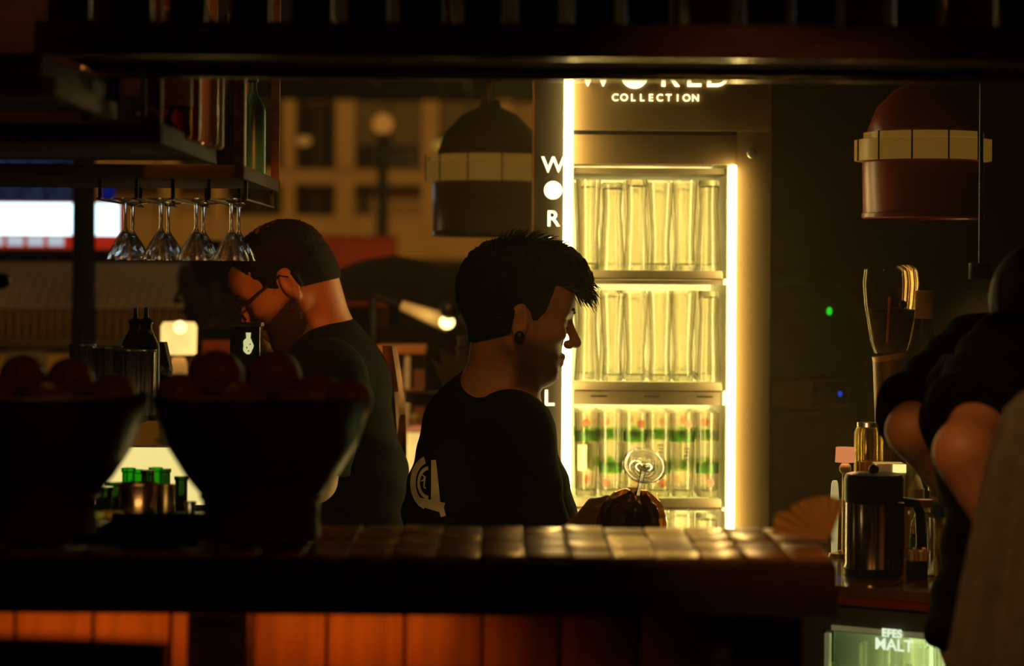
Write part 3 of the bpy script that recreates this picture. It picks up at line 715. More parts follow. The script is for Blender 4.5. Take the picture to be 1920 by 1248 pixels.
    def seg(p, q, w0, w1=None, n=10):
        w1 = w0 if w1 is None else w1; A = []; B = []; dx, dy = q[0]-p[0], q[1]-p[1]; L = math.hypot(dx, dy); nx_, ny_ = -dy/L, dx/L
        for i in range(n+1):
            u = i/n; w = w0+(w1-w0)*u; c = (p[0]+dx*u, p[1]+dy*u); A.append((c[0]-nx_*w, c[1]-ny_*w)); B.append((c[0]+nx_*w, c[1]+ny_*w))
        patch((A, B))
    arc(808, 905, 52, 38, 108, 252, sx=0.72); arc(806, 905, 31, 24, 95, 265, sx=0.72)
    seg((814, 862), (818, 946), 4.5, 9); seg((787, 940), (833, 952), 8, 10); seg((828, 952), (832, 968), 5)
    seg((789, 889), (786, 914), 1.6); arc(791, 896, 7, 4.6, -100, 100, 8); seg((798, 893), (796, 913), 1.4); seg((796, 914), (800, 915), 1.4, n=3)
    part(prn, 'shirt_print', mat('cream_ink', (0.80, 0.66, 0.38), 0.7, var=0.12, scale=40), tee)
    return H, wN
HF_, WN_ = front_man()

# ---- the bartender behind (head bent down to the left, glasses)
def back_man():
    H = Head(W(543, 530, 4.92), 1, 184, 38, 1.0)
    t = thing('person', 'person with glasses and dark beard in a black T-shirt, head bent down to the left', 'person', (W(660, 900, 5.0).x, 5.0, FLOOR_Z))
    hc = H.c
    grid = (axis((-0.66, hc.x-0.145, 0.008), (hc.x-0.145, hc.x+0.13, 0.0036), (hc.x+0.13, -0.12, 0.007)),
            axis((4.70, hc.y-0.10, 0.008), (hc.y-0.10, hc.y+0.10, 0.004), (hc.y+0.10, 5.36, 0.012)),
            axis((FLOOR_Z-0.02, 0.80, 0.022), (0.80, hc.z-0.15, 0.007), (hc.z-0.15, hc.z+0.15, 0.0036)))
    X, Y, Z = grid[0][:, None, None], grid[1][None, :, None], grid[2][None, None, :]
    x, y, z = H.loc(X, Y, Z); head = head_skin(x, y, z)
    nb = W(612, 640, 5.02)
    neck = smin(cap_(X, Y, Z, H.w((-0.050, 0, -0.015)), nb, 0.055, 0.060), cap_(X, Y, Z, H.w((-0.010, 0, -0.060)), W(590, 680, 5.02), 0.040, 0.048), 0.02)
    sN, sF = W(612, 712, 4.84), W(624, 700, 5.19); eN, wN = W(590, 900, 4.82), W(490, 880, 4.84); eF, wF = W(580, 900, 5.22), W(480, 890, 5.05)
    torso = smin(cap_(X, Y, Z, W(628, 712, 5.02), W(648, 900, 5.02), 0.086, 0.105), cap_(X, Y, Z, sN, sF, 0.062), 0.06)
    torso = smin(torso, cap_(X, Y, Z, W(648, 900, 5.02), W(664, 1120, 5.02), 0.105, 0.115), 0.05)
    torso = smin(torso, cap_(X, Y, Z, nb, W(634, 720, 5.02), 0.055, 0.085), 0.05)
    armN = cap_(X, Y, Z, sN, eN, 0.054, 0.044); armF = cap_(X, Y, Z, sF, eF, 0.054, 0.044)
    fore = np.minimum(cap_(X, Y, Z, eN, wN, 0.041, 0.028), cap_(X, Y, Z, eF, wF, 0.041, 0.028))
    hN = hand_fld(X, Y, Z, wN, (-1, 0.1, -0.1), (0, 0.6, 0.8), (-0.1, -0.8, 0.6), 0.5); hF = hand_fld(X, Y, Z, wF, (-1, -0.1, -0.1), (0, -0.6, 0.8), (-0.1, 0.8, 0.6), 0.5)
    legs = legs_fld(X, Y, Z, W(664, 1120, 5.02), (0, 1, 0), FLOOR_Z, (-1, 0, 0))
    arms = smin(np.minimum(armN, armF), fore, 0.012)
    body = smin(head, neck, 0.02); body = smin(body, torso, 0.03); body = smin(body, arms, 0.02); body = smin(body, np.minimum(hN, hF), 0.008); body = smin(body, legs, 0.05)
    bo = skin_obj(body, grid, 'body', SKIN_G, t); beard_attr(bo, H, 0.016)
    slv = lambda a, e: ((X-a.x)*(e-a).x+(Y-a.y)*(e-a).y+(Z-a.z)*(e-a).z)/(e-a).length-0.17
    sh = smin(torso, np.minimum(np.maximum(armN-0.012, slv(sN, eN)), np.maximum(armF-0.012, slv(sF, eF))), 0.025)-0.012
    sh = sh+0.0025*np.sin(Z*90+X*50+2*np.sin(Y*20))*np.clip((1.30-Z)*6, 0, 1)
    nv = (H.w((-0.030, 0, -0.03))-nb).normalized(); cp = nb+nv*0.045
    sh = smax(sh, ((X-cp.x)*nv.x+(Y-cp.y)*nv.y+(Z-cp.z)*nv.z), 0.006)
    sh = smax(sh, -(Z-0.78), 0.004)
    skin_obj(sh, grid, 'tshirt', SHIRT, t)
    lw = np.maximum(np.minimum(legs, cap_(X, Y, Z, W(655, 1040, 5.02), W(664, 1120, 5.02), 0.12))-0.012, np.maximum(Z-0.84, -(Z-FLOOR_Z-0.07)))
    skin_obj(lw, grid, 'trousers', JEANS, t)
    ay = np.abs(y)
    hair = ell(x, y, z, (-0.016, 0, 0.034), (0.100, 0.081, 0.088))
    hair = smin(hair, ell(x, y, z, (0.034, 0, 0.074), (0.060, 0.058, 0.038)), 0.03)-0.0026*lumps(x, y, z, 260)
    face = np.minimum(np.maximum(-(x-0.046-0.20*(z-0.02)), z-0.092+0.25*(x-0.06)), np.maximum(-(x-0.012), z+0.016))
    hair = smax(hair, -face, 0.008); hair = smax(hair, -ell(x, ay, z, (-0.006, 0.084, -0.008), (0.023, 0.03, 0.034)), 0.004)
    hair = smin(hair, np.maximum(smin(head, neck, 0.02)-0.006, np.maximum(z-0.01, x+0.02)), 0.008); hair = smax(hair, -(z+0.040-0.45*(x+0.05)), 0.008); hair = np.maximum(hair, -(np.minimum(head, neck)+0.010))
    skin_obj(hair, grid, 'hair', HAIR, t)
    skin_obj(beard_fld(x, y, z, np.minimum(head, neck+0.004), 0.007, 0.002), grid, 'beard', BEARD_D, t)
    g = MB(); fc = []
    for s in (-1, 1):
        pts = [H.w((0.113-0.10*max(0, (abs(a_)-0.0))*0, 0, 0)) for a_ in ()]
        ring = []
        for i in range(25):
            a = 2*math.pi*i/24; ca_, sa_ = math.cos(a), math.sin(a)
            u = math.copysign(abs(ca_)**0.6, ca_)*0.024; v = math.copysign(abs(sa_)**0.6, sa_)*0.017
            ring.append(H.w((0.108-0.10*abs(u*0.3+0.010 if s*u > 0 else 0), s*0.033+u, 0.006+v)))
        g.tube(ring, 0.0022, 6); g.tube([H.w((0.104, s*0.057, 0.014)), H.w((0.060, s*0.078, 0.016)), H.w((0.0, s*0.084, 0.018)), H.w((-0.014, s*0.086, 0.004))], 0.0021, 6)
    g.tube([H.w((0.109, -0.010, 0.010)), H.w((0.113, 0, 0.013)), H.w((0.109, 0.010, 0.010))], 0.002, 6)
    go = part(g, 'glasses', BLACK, t, 'black rectangular spectacles')
    eb = MB()
    for s in (-1, 1): eb.tube([H.w((0.099, 0.012*s, 0.032)), H.w((0.094, 0.030*s, 0.038)), H.w((0.082, 0.048*s, 0.033))], 0.0036, 6, 0.002)
    tag(part(eb, 'eyebrows', HAIR, t), kind='stuff')
    # patterned cloth hanging down his back from the apron string
    cl = MB(); vs = []; fs = []; n = 16
    for i in range(n+1):
        v = i/n; py = 648+v*345
        for j, w_ in enumerate((0, 0.35, 0.7, 1.0)):
            px = 716+v*32+6*math.sin(v*5)+w_*(26-4*v); p = W(px, py, 5.03+0.012*math.sin(w_*6+v*7)); vs.append(p); 
    for i in range(n):
        for j in range(3): fs.append((i*4+j, i*4+j+1, i*4+j+5, i*4+j+4))
    m_ = len(vs); vs2 = [p+Vector((0.002, 0.006, 0)) for p in vs]
    cl.add(vs+vs2, fs+[tuple(reversed([q+m_ for q in f])) for f in fs])
    part(cl, 'patterned_cloth', mat('patterned_cloth', (0.36, 0.17, 0.07), 0.8, var=0.75, scale=26, stretch=(1, 1, 0.5)), t, 'brown patterned cloth hanging behind the back')
    return H
HB_ = back_man()
# ------------------------------------------------------------------ generic bottle
def bottle(label, loc, h, r, m, lab=None, capm=None, group=None, nr=0.3, sh=0.62, name='bottle', lz=(0.12, 0.48), pour=False, cat='bottle'):
    t = thing(name, label, cat, loc, group); x, y, z = loc; n_ = r*nr
    prof = [(0, 0), (r*0.85, 0), (r, h*0.02), (r, h*sh), (r*0.93, h*(sh+0.05)), (n_*1.35, h*(sh+0.16)), (n_, h*(sh+0.20)), (n_, h*0.97), (n_*1.15, h*0.975), (n_*1.15, h), (0, h)]
    part(MB().lathe(prof, loc, 24), 'bottle_body', m, t)
    if lab is not None:
        part(MB().lathe([(r*1.002, h*lz[0]), (r+0.0009, h*lz[0]), (r+0.0009, h*lz[1]), (r*1.002, h*lz[1])], loc, 24), 'paper_label', lab, t)
    if capm is not None:
        if pour: part(MB().lathe([(0, h), (n_*1.3, h), (n_*1.1, h*1.02), (n_*0.42, h*1.05), (n_*0.32, h*1.16), (0, h*1.165)], loc, 16), 'pourer', capm, t)
        else: part(MB().lathe([(n_*1.25, h*0.90), (n_*1.3, h*0.905), (n_*1.3, h*1.012), (0, h*1.015)], loc, 18), 'bottle_cap', capm, t)
    return t
DARKGLASS = mat('dark_bottle_glass', (0.016, 0.010, 0.006), 0.3, var=0.1, spec=0.3)
GREENGLASS = glass('green_glass', (0.10, 0.55, 0.06), 0.25, 0.02)
GREENDK = mat('green_bottle', (0.03, 0.16, 0.02), 0.1, var=0.2, trans=0.5)
AMBER = glass('amber_glass', (0.75, 0.33, 0.06), 0.3)
LAB_RED = mat('red_label', (0.55, 0.05, 0.03), 0.55, var=0.15); LAB_CREAM = mat('cream_label', (0.72, 0.62, 0.42), 0.6, var=0.2); LAB_ORANGE = mat('orange_label', (0.70, 0.28, 0.05), 0.55, var=0.2)
LAB_TEAL = mat('teal_label', (0.05, 0.34, 0.38), 0.5, var=0.1); LAB_GREEN = mat('green_label', (0.04, 0.26, 0.10), 0.5, var=0.1); LAB_BLACK = mat('black_label', (0.02, 0.018, 0.016), 0.5)
GOLD = mat('gold_foil', (0.75, 0.55, 0.2), 0.3, metal=0.9, var=0.1)

# bottles standing on the overhead shelf (only their lower ends are in view)
rb = random.Random(21)
pxs = [130, 245, 352, 470, 585, 690, 790, 905, 1010, 1115, 1215, 1330, 1436, 1528, 1620, 1717, 1815, 1905]
for i, px in enumerate(pxs):
    d = 3.075+rb.uniform(-0.02, 0.03); c = W(px, 30, d); r = rb.uniform(0.024, 0.0285)
    labm = [None, LAB_RED, LAB_BLACK, LAB_ORANGE][rb.randrange(4)]
    if i in (14, 16): labm = None
    bottle('dark liquor bottle on the overhead shelf, %s from the left' % ORD[i], (c.x, d, zs1+0.0005), rb.uniform(0.26, 0.31), r, AMBER if i in (14, 16, 11) else DARKGLASS, labm, GOLD if i % 3 else BLACK, 'liquor bottles on the overhead shelf', lz=(0.20, 0.5))

# bottles inside the nearer hanging shelf
zA = UA[3]+0.019
def pxb(px, d, z): return (W(px, 200, d).x, d, z)
bottle('yellow-labelled bottle inside the nearer hanging shelf', pxb(322, 3.66, zA), 0.27, 0.030, AMBER, mat('yellow_label', (0.75, 0.45, 0.10), 0.55, var=0.2), GOLD, 'bottles in the nearer hanging shelf', lz=(0.18, 0.72))
bottle('orange-labelled bottle inside the nearer hanging shelf', pxb(343, 3.80, zA), 0.28, 0.028, AMBER, LAB_ORANGE, GOLD, 'bottles in the nearer hanging shelf', lz=(0.10, 0.85))
bottle('slim red bottle inside the nearer hanging shelf', pxb(354, 3.70, zA), 0.29, 0.018, mat('red_bottle', (0.55, 0.03, 0.02), 0.25, var=0.15), None, BLACK, 'bottles in the nearer hanging shelf')
bottle('clear glass bottle with red specks inside the nearer hanging shelf', pxb(374, 3.82, zA), 0.27, 0.030, CLEAR, LAB_RED, GOLD, 'bottles in the nearer hanging shelf', lz=(0.55, 0.62))
bottle('pale pink bottle by the rear post of the nearer hanging shelf', pxb(392, 3.93, zA), 0.20, 0.024, mat('pink_bottle', (0.70, 0.34, 0.20), 0.4, var=0.2), None, BLACK, 'bottles in the nearer hanging shelf')
t = thing('gift_box', 'black box with a gold dot behind the front post of the nearer hanging shelf', 'box', pxb(252, 3.56, zA))
c = Vector(OFF[t.name]); part(MB().box(c.x-0.019, c.x+0.019, c.y-0.025, c.y+0.025, c.z, c.z+0.20, 0.002), 'carton', LAB_BLACK, t)
part(MB().box(c.x-0.012, c.x+0.012, c.y-0.0262, c.y-0.025, c.z+0.055, c.z+0.15), 'printed_panel', mat('brown_panel', (0.14, 0.08, 0.04), 0.5, var=0.4, scale=60), t)
part(MB().cyl((c.x+0.010, c.y-0.0268, c.z+0.030), (c.x+0.010, c.y-0.025, c.z+0.030), 0.0028), 'gold_dot', GOLD, t)
bottle('brown bottle with a gold top at the left end of the nearer hanging shelf', pxb(190, 3.60, zA), 0.26, 0.030, DARKGLASS, LAB_BLACK, GOLD, 'bottles in the nearer hanging shelf')
for i, px in enumerate((318, 352, 382)):      # small black pourer caps lying on the ledge
    d = 3.50+i*0.17
    cc = Vector((UA[0]-0.028, d, zA)); zz = UA[3]
    tt = thing('pour_spout', 'small black pour spout on the nearer hanging shelf ledge, %s from the front' % ORD[i], 'pour spout', cc, 'black pour spouts on the ledge')
    part(MB().lathe([(0, 0), (0.011, 0), (0.013, 0.012), (0.008, 0.026), (0.004, 0.034), (0, 0.036)], cc, 14), 'stopper', BLACK, tt)
    part(MB().tube([cc+Vector((0, 0, 0.030)), cc+Vector((0.004, 0.003, 0.046)), cc+Vector((0.010, 0.008, 0.054))], 0.003, 8), 'spout', BLACK, tt)
zB = UB[3]+0.019
bottle('teal bottle inside the farther hanging shelf', (W(474, 250, 4.5).x, 4.5, zB), 0.19, 0.024, mat('teal_bottle', (0.04, 0.20, 0.20), 0.3, var=0.2), None, BLACK, 'bottles in the farther hanging shelf')
bottle('dark bottle with a slanted red label inside the farther hanging shelf', (W(430, 250, 4.3).x, 4.3, zB), 0.27, 0.030, DARKGLASS, LAB_RED, BLACK, 'bottles in the farther hanging shelf', lz=(0.66, 0.72))
bottle('orange bottle beside the teal bottle in the farther hanging shelf', (W(468, 250, 4.66).x, 4.64, zB), 0.25, 0.014, mat('orange_bottle', (0.50, 0.17, 0.04), 0.35, var=0.2), None, BLACK, 'bottles in the farther hanging shelf')
# amber lamps added under the two top boards to light the bottles
for (xr, d0, pw_) in ((UA[0], 3.74, 1.3), (UB[0], 4.45, 0.45)):
    t = thing('shelf_fill_lamp', 'added amber lamp under the top board of the %s hanging shelf' % ('nearer' if d0 < 4 else 'farther'), 'lamp', (xr-0.2, d0, 2.07))
    part(MB().lathe([(0, 0), (0.025, 0), (0.03, -0.006), (0.028, -0.012), (0, -0.012)], (xr-0.2, d0, 2.08), 18), 'housing', BLACK_METAL, t)
    L = lamp('lamp_light', 'POINT', (0, 0, -0.035), pw_, (1.0, 0.42, 0.10), 0.02); L.parent = t

# cocktail glasses hanging upside down below the farther unit
rack = thing('glass_rack', 'dark rail rack of hanging cocktail glasses under the farther shelf', 'rack', (UB[0]-0.12, 4.45, UB[3]-0.012))
zr = W(300, 371, 4.3).z
zrk = UB[3]
gl_prof = [(0, 0), (0.029, -0.0005), (0.030, -0.002), (0.012, -0.004), (0.0035, -0.008), (0.003, -0.050), (0.005, -0.056), (0.018, -0.075), (0.030, -0.098), (0.0325, -0.107), (0.0315, -0.107), (0.029, -0.098), (0.017, -0.077), (0.004, -0.060), (0, -0.058)]
gme = MB().lathe(gl_prof, seg=24).mesh('glass_body', CLEAR)
names = ['first', 'second', 'third', 'fourth']
for row, (d, dpx, rn) in enumerate(((4.3, 0, 'front'), (4.55, 14, 'rear'))):
    for i, px in enumerate((235, 302, 368, 434)):
        c = W(px+dpx, 371, d); c.z = zr
        t = thing('cocktail_glass', 'upside-down cocktail glass hanging below the shelf, %s from the left in the %s row' % (names[i], rn), 'glass', c, 'hanging cocktail glasses')
        meshobj(gme, 'glass_body', t)
for i in range(5):
    xa = W(202+67*i, 371, 4.3).x
    part(MB().box(xa-0.004, xa+0.004, 4.2, 4.70, zr-0.006, zr-0.003), 'rail', BLACK_METAL, rack)
    for yy in (4.22, 4.68): part(MB().box(xa-0.003, xa+0.003, yy-0.003, yy+0.003, zr-0.003, UB[3]+0.004), 'hanger', BLACK_METAL, rack)

# ------------------------------------------------------------------ fruit bowls on the counter
BOWL = mat('bowl_ceramic', (0.10, 0.085, 0.06), 0.32, var=0.2, scale=9)
ORANGE = mat('orange_peel', (0.55, 0.18, 0.025), 0.45, var=0.2, scale=60, bump=0.35)
LEMON = mat('lemon_peel', (0.62, 0.40, 0.05), 0.45, var=0.15, scale=60, bump=0.35)
def fruit_bowl(px, label):
    d = 3.15; c = W(px, 1000, d); c.z = CT+0.0005; s = d/F
    t = thing('fruit_bowl', label, 'bowl', c, 'footed fruit bowls on the counter')
    prof = [(0, 0), (0.070, 0), (0.075, 0.004), (0.073, 0.030), (0.076, 0.055), (0.095, 0.078), (0.120, 0.118), (0.136, 0.165), (0.140, 0.182), (0.136, 0.183), (0.131, 0.165), (0.115, 0.122), (0.090, 0.088), (0, 0.078)]
    part(MB().lathe(prof, c, 48), 'bowl', BOWL, t)
    part(MB().lathe([(0.0765, 0.050), (0.079, 0.052), (0.0785, 0.057), (0.076, 0.059)], c, 48), 'foot_ring', BOWL, t)
    return c, d
FR = MB().ball((0, 0, 0), 1.0, 24, 14)
def fruit(px, py, d, r, label, m, sc=(1, 1, 0.95), name='orange'):
    c = W(px, py, d); b = MB(); rr = random.Random(px*7+py)
    b.ball((0, 0, 0), r, 24, 14, sc)
    b.v = [(v[0]+c.x, v[1]+c.y, v[2]+c.z) for v in b.v]
    t = thing(name, label, 'fruit', c, 'citrus fruit in the bowls')
    part(b, 'peel', m, t); a = rr.uniform(0, 6.28)
    dv = Vector((math.cos(a)*0.5*sc[0], math.sin(a)*0.5*sc[1], 0.80*sc[2]))
    part(MB().ball(c+dv*r*1.02, 0.0035, 10, 6, (1, 1, 0.6)), 'stem_end', mat('stem_green', (0.10, 0.12, 0.03), 0.6), t)
cL, dL = fruit_bowl(71, 'dark footed fruit bowl at the left edge of the counter')
cR, dR = fruit_bowl(490, 'dark footed fruit bowl between the metal cups and the bartender in glasses')
for (px, py, dd, rr, txt) in ((336, 742, 3.12, 0.030, 'small citrus fruit at the left rim of the right fruit bowl'), (405, 705, 3.17, 0.036, 'tallest citrus fruit on the left of the right fruit bowl heap'),
    (512, 706, 3.16, 0.036, 'citrus fruit on top in the middle of the right fruit bowl heap'), (598, 748, 3.17, 0.033, 'citrus fruit right of the middle in the right fruit bowl'),
    (655, 750, 3.14, 0.030, 'rim-lit citrus fruit at the right rim of the right fruit bowl'), (455, 765, 3.09, 0.035, 'citrus fruit low at the front of the right fruit bowl'),
    (555, 775, 3.09, 0.034, 'citrus fruit low at the front right of the right fruit bowl'), (384, 783, 3.105, 0.032, 'citrus fruit low at the front left of the right fruit bowl'),
    (490, 775, 3.22, 0.036, 'citrus fruit hidden at the back of the right fruit bowl heap')):
    fruit(px, py, dd, rr, txt, ORANGE)
for (px, py, dd, rr, txt) in ((42, 706, 3.16, 0.030, 'citrus fruit on top of the left fruit bowl heap, nearest the picture edge'), (132, 712, 3.16, 0.031, 'citrus fruit on top of the left fruit bowl heap, right of the middle'),
    (212, 746, 3.15, 0.033, 'citrus fruit at the right rim of the left fruit bowl'), (-20, 750, 3.14, 0.034, 'citrus fruit cut by the picture edge in the left fruit bowl'),
    (90, 765, 3.09, 0.034, 'citrus fruit low at the front of the left fruit bowl'), (158, 783, 3.105, 0.032, 'citrus fruit low at the front right of the left fruit bowl'), (70, 775, 3.22, 0.036, 'citrus fruit at the back of the left fruit bowl heap')):
    fruit(px, py, dd, rr, txt, ORANGE)

# ------------------------------------------------------------------ work station behind the counter, lit ice well and cups
sta = thing('work_station', 'black bar work station with backlit well behind the fruit bowls', 'work station', (W(260, 1000, 3.9).x, 3.9, FLOOR_Z))
zw = W(270, 969, 3.8).z; xa, xb_ = W(-60, 900, 3.9).x, W(440, 900, 3.9).x
part(MB().box(xa, xb_, 3.62, 3.90, zw-0.03, zw, 0.002), 'deck', mat('black_steel_top', (0.03, 0.028, 0.025), 0.3, var=0.2, metal=0.3), sta)
part(MB().box(xa, xb_, 3.66, 4.34, FLOOR_Z, zw-0.20), 'cabinet', BLACK, sta)
part(MB().box(xa, xb_, 3.88, 3.90, zw-0.20, zw-0.03), 'well_wall', STEEL, sta)
part(MB().box(xa, xb_, 4.30, 4.34, zw-0.20, W(270, 838, 4.3).z, 0.002), 'well_back', BLACK_METAL, sta)
part(MB().box(W(120, 900, 4.29).x, W(395, 900, 4.29).x, 4.285, 4.30, W(270, 945, 4.29).z, W(270, 839, 4.29).z, 0.001), 'light_panel', glow('well_panel', (1.0, 0.82, 0.28), 0.85, var=0.12, scale=4), sta)
zl = W(270, 776, 4.25).z
ledge = part(MB().box(xa, W(262, 700, 4.25).x, 4.13, 4.45, zl-0.018, zl, 0.002), 'upper_ledge', WOOD_DARK, sta)
lg2 = part(MB().box(W(262, 700, 4.25).x, xb_+0.06, 4.36, 4.45, zl-0.018, zl, 0.002), 'upper_ledge', WOOD_DARK, sta)
for px in (-20, 215, 400): part(MB().box(W(px, 800, 4.32).x-0.008, W(px, 800, 4.32).x+0.008, 4.345, 4.40, zw-0.20, zl-0.018), 'upright', BLACK_METAL, sta)
# green beer bottles in the well
rgm = random.Random(4)
for i, (px, py, d) in enumerate(((196, 912, 3.98), (213, 903, 4.11), (241, 877, 4.05), (256, 880, 4.15), (277, 881, 4.02), (292, 876, 4.08), (308, 878, 4.16), (340, 892, 4.10))):
    c = W(px, py, d); h = 0.235
    bottle('green beer bottle in the lit well behind the cups, %s from the left' % ORD[i], (c.x, d, c.z-h), h, 0.0300 if i < 2 else 0.0245, GREENGLASS if i in (2, 3, 5) else GREENDK, None, None, 'green beer bottles in the lit well', nr=0.42, sh=0.56)
part(MB().box(xa, xb_, 3.90, 4.30, zw-0.23, zw-0.20), 'well_floor', STEEL, sta)
# metal cups on the deck
def cup(label, px0, px1, py0, d, m, taper=0.84, base=zw, name='metal_cup', group='metal cups behind the fruit bowls', cat='cup'):
    flute = 'steel_cup' == name
    xm = W((px0+px1)/2, 940, d).x; r = (px1-px0)/2*d/F; h = W(0, py0, d).z+0.0-base+ (W((px0+px1)/2, py0, d).z-W(0, py0, d).z)
    t = thing(name, label, cat, (xm, d, base+0.0005), group)
    cb_ = MB().lathe([(0, 0), (r*taper*0.97, 0), (r*taper, 0.002), (r, h-0.001), (r*0.985, h), (r*0.95, h-0.002), (r*taper*0.93, 0.006), (0, 0.005)], (xm, d, base+0.0005), 72 if flute else 32)
    if flute: cb_.v = [(xm+(v[0]-xm)*q, d+(v[1]-d)*q, v[2]) for v in cb_.v for q in (1-0.05+0.05*math.cos(12*math.atan2(v[1]-d, v[0]-xm)),)]
    part(cb_, 'cup_body', m, t)
    part(MB().lathe([(r*1.0, h-0.003), (r*1.03, h-0.002), (r*1.03, h+0.0005), (r*0.98, h+0.0005)], (xm, d, base+0.0005), 32), 'rim', m, t)
    return t
cup('wide copper-coloured tumbler with a dark reflection between the fruit bowls', 223, 296, 906, 3.74, COPPER)
cup('brass cup right of the copper-coloured tumbler', 293, 329, 909, 3.80, BRASS, 0.92)
cup('tiny steel jigger by the right fruit bowl', 345, 368, 941, 3.78, STEEL, 0.7, name='jigger')
t = thing('lime_tray', 'small tray of yellow-green lime wedges left of the copper-coloured tumbler', 'tray', (W(206, 970, 3.72).x, 3.72, zw+0.0005))
c = OFF[t.name]; part(MB().box(c.x-0.022, c.x+0.022, 3.68, 3.76, c.z, c.z+0.006, 0.001), 'tray', STEEL, t)
for k in range(5):
    a = rgm.uniform(0, 6); q = Vector((c.x-0.014+0.007*k, 3.70+0.010*(k % 3), c.z+0.0125)); part(MB().ball(q, 0.0085, 12, 8, (1.2, 0.6, 0.75)), 'lime_wedge', LEMON if k % 2 else mat('lime_flesh', (0.55, 0.62, 0.12), 0.4, var=0.2), t)
# strip light added behind the counter's back edge to brighten the cups
q = W(262, 990, 3.47); wl = thing('cup_fill_light', 'added short strip light behind the counter edge brightening the metal cups', 'strip light', (q.x, 3.47, zw-0.03))
part(MB().box(q.x-0.10, q.x+0.10, 3.455, 3.475, zw-0.012, zw+0.004, 0.002), 'housing', BLACK_METAL, wl)
part(MB().box(q.x-0.095, q.x+0.095, 3.475, 3.479, zw-0.010, zw+0.002), 'diffuser', glow('cup_fill_strip', (1.0, 0.70, 0.30), 13.0), wl)
part(MB().box(q.x-0.01, q.x+0.01, 3.376, 3.456, zw-0.010, zw-0.004), 'bracket', BLACK_METAL, wl)
# tall steel cups and bottles on the ledge
for i, (px0, px1, py0, d) in enumerate(((128, 178, 646, 4.20), (172, 228, 650, 4.22), (218, 262, 655, 4.20), (250, 296, 656, 4.22))):
    if px1 > 262: px0, px1 = 246, 292
    cup('tall ribbed steel cup behind the left fruit bowl, %s from the left' % ORD[i], px0, px1, py0, d, STEEL, 0.93, zl, 'steel_cup', 'tall steel cups on the ledge')
RW = mat('cream_cap', (0.80, 0.70, 0.50), 0.5, var=0.1)
for i, (px, d) in enumerate(((254, 4.40), (274, 4.34))):
    c = W(px, 640, d); h = W(px, 604, d).z-zl
    t = bottle('%s dark bottle with a red and cream neck label behind the steel cups' % ('left' if i == 0 else 'right'), (c.x, d, zl+0.0005), h, 0.0245, DARKGLASS, None, BLACK, 'dark bottles with red and cream neck labels', nr=0.42, sh=0.72, pour=True)
    z0 = zl+h*0.86
    part(MB().lathe([(0.0113, -0.008), (0.0118, -0.008), (0.0118, 0.010), (0.0113, 0.010)], (c.x, d, z0), 18), 'neck_label', LAB_RED, t)
    part(MB().ball((c.x+0.006, d-0.0095, z0), 0.0075, 12, 8, (0.8, 0.4, 1.0)), 'neck_emblem', RW, t)
t = thing('napkin_holder', 'black napkin holder with bright garnish beads beside the table lamp', 'napkin holder', (W(306, 690, 4.40).x, 4.40, zl+0.0005))
c = OFF[t.name]; zt_ = W(300, 641, 4.4).z
part(MB().prism([(-0.016, 0), (0.020, 0), (0.014, zt_-c.z-0.045), (0.004, zt_-c.z), (-0.016, zt_-c.z)], (0, 0.04, 0), (c.x, 4.38, c.z)), 'holder', BLACK, t)
for k, (px, py, m) in enumerate(((302, 690, LAB_CREAM), (308, 697, LAB_ORANGE), (314, 694, LAB_TEAL), (318, 700, LAB_CREAM))):
    part(MB().ball(W(px, py, 4.372), 0.006, 10, 8), 'bead', m, t)
# square black bottle; the emblem's lit brightness is put in as emission
c = W(462, 640, 4.42); c.z = zl+0.0005; zt_ = W(462, 605, 4.42).z
t = thing('decanter', 'square dark glass jar with a pale pear-shaped emblem in front of the bearded face', 'jar', c)
part(MB().box(c.x-0.027, c.x+0.027, 4.395, 4.445, c.z, zt_, 0.004), 'jar', mat('smoked_jar', (0.035, 0.03, 0.022), 0.15, var=0.1), t)
part(MB().box(c.x-0.029, c.x+0.029, 4.393, 4.447, zt_-0.006, zt_+0.001, 0.002), 'lid', mat('jar_lid', (0.22, 0.14, 0.07), 0.4, var=0.1), t)
e = W(465, 645, 4.392)
part(MB().prism([(math.cos(a)*(0.009+0.0010*math.cos(5*a)), math.sin(a)*0.0150-0.003) for a in [2*math.pi*k/24 for k in range(24)]], (0, 0.002, 0), e), 'emblem', glow('emblem_added_glow', (0.80, 0.78, 0.34), 0.75), t)
part(MB().prism([(-0.003, 0.010), (0.004, 0.010), (0.005, 0.0205), (-0.004, 0.0205)], (0, 0.002, 0), e), 'emblem_tip', MATS['emblem_added_glow'], t)
for (u, v) in ((-0.002, -0.006), (0.004, 0.000), (0.001, -0.012)): part(MB().cyl(e+Vector((u, -0.0006, v)), e+Vector((u, 0.0005, v)), 0.0013, seg=8), 'emblem_dot', LAB_RED, t)

# beer tap at the left picture edge
c = W(-160, 980, 3.28); c.z = CT
t = thing('beer_tap', 'black beer tap handle poking in at the left picture edge', 'beer tap', c)
part(MB().cyl(c, c+Vector((0, 0, 0.30)), 0.028, 0.024), 'column', STEEL, t); part(MB().cyl(c+Vector((0, 0, 0.27)), c+Vector((0, -0.06, 0.26)), 0.012), 'spout', STEEL, t)
tip = W(4, 527, 3.28); part(MB().tube([c+Vector((0, 0, 0.30)), Vector((c.x+0.01, 3.28, tip.z-0.012)), tip], 0.0075, 12, 0.0105), 'handle', BLACK, t)
part(MB().ball(tip, 0.0112, 14, 10), 'handle_knob', BLACK, t)

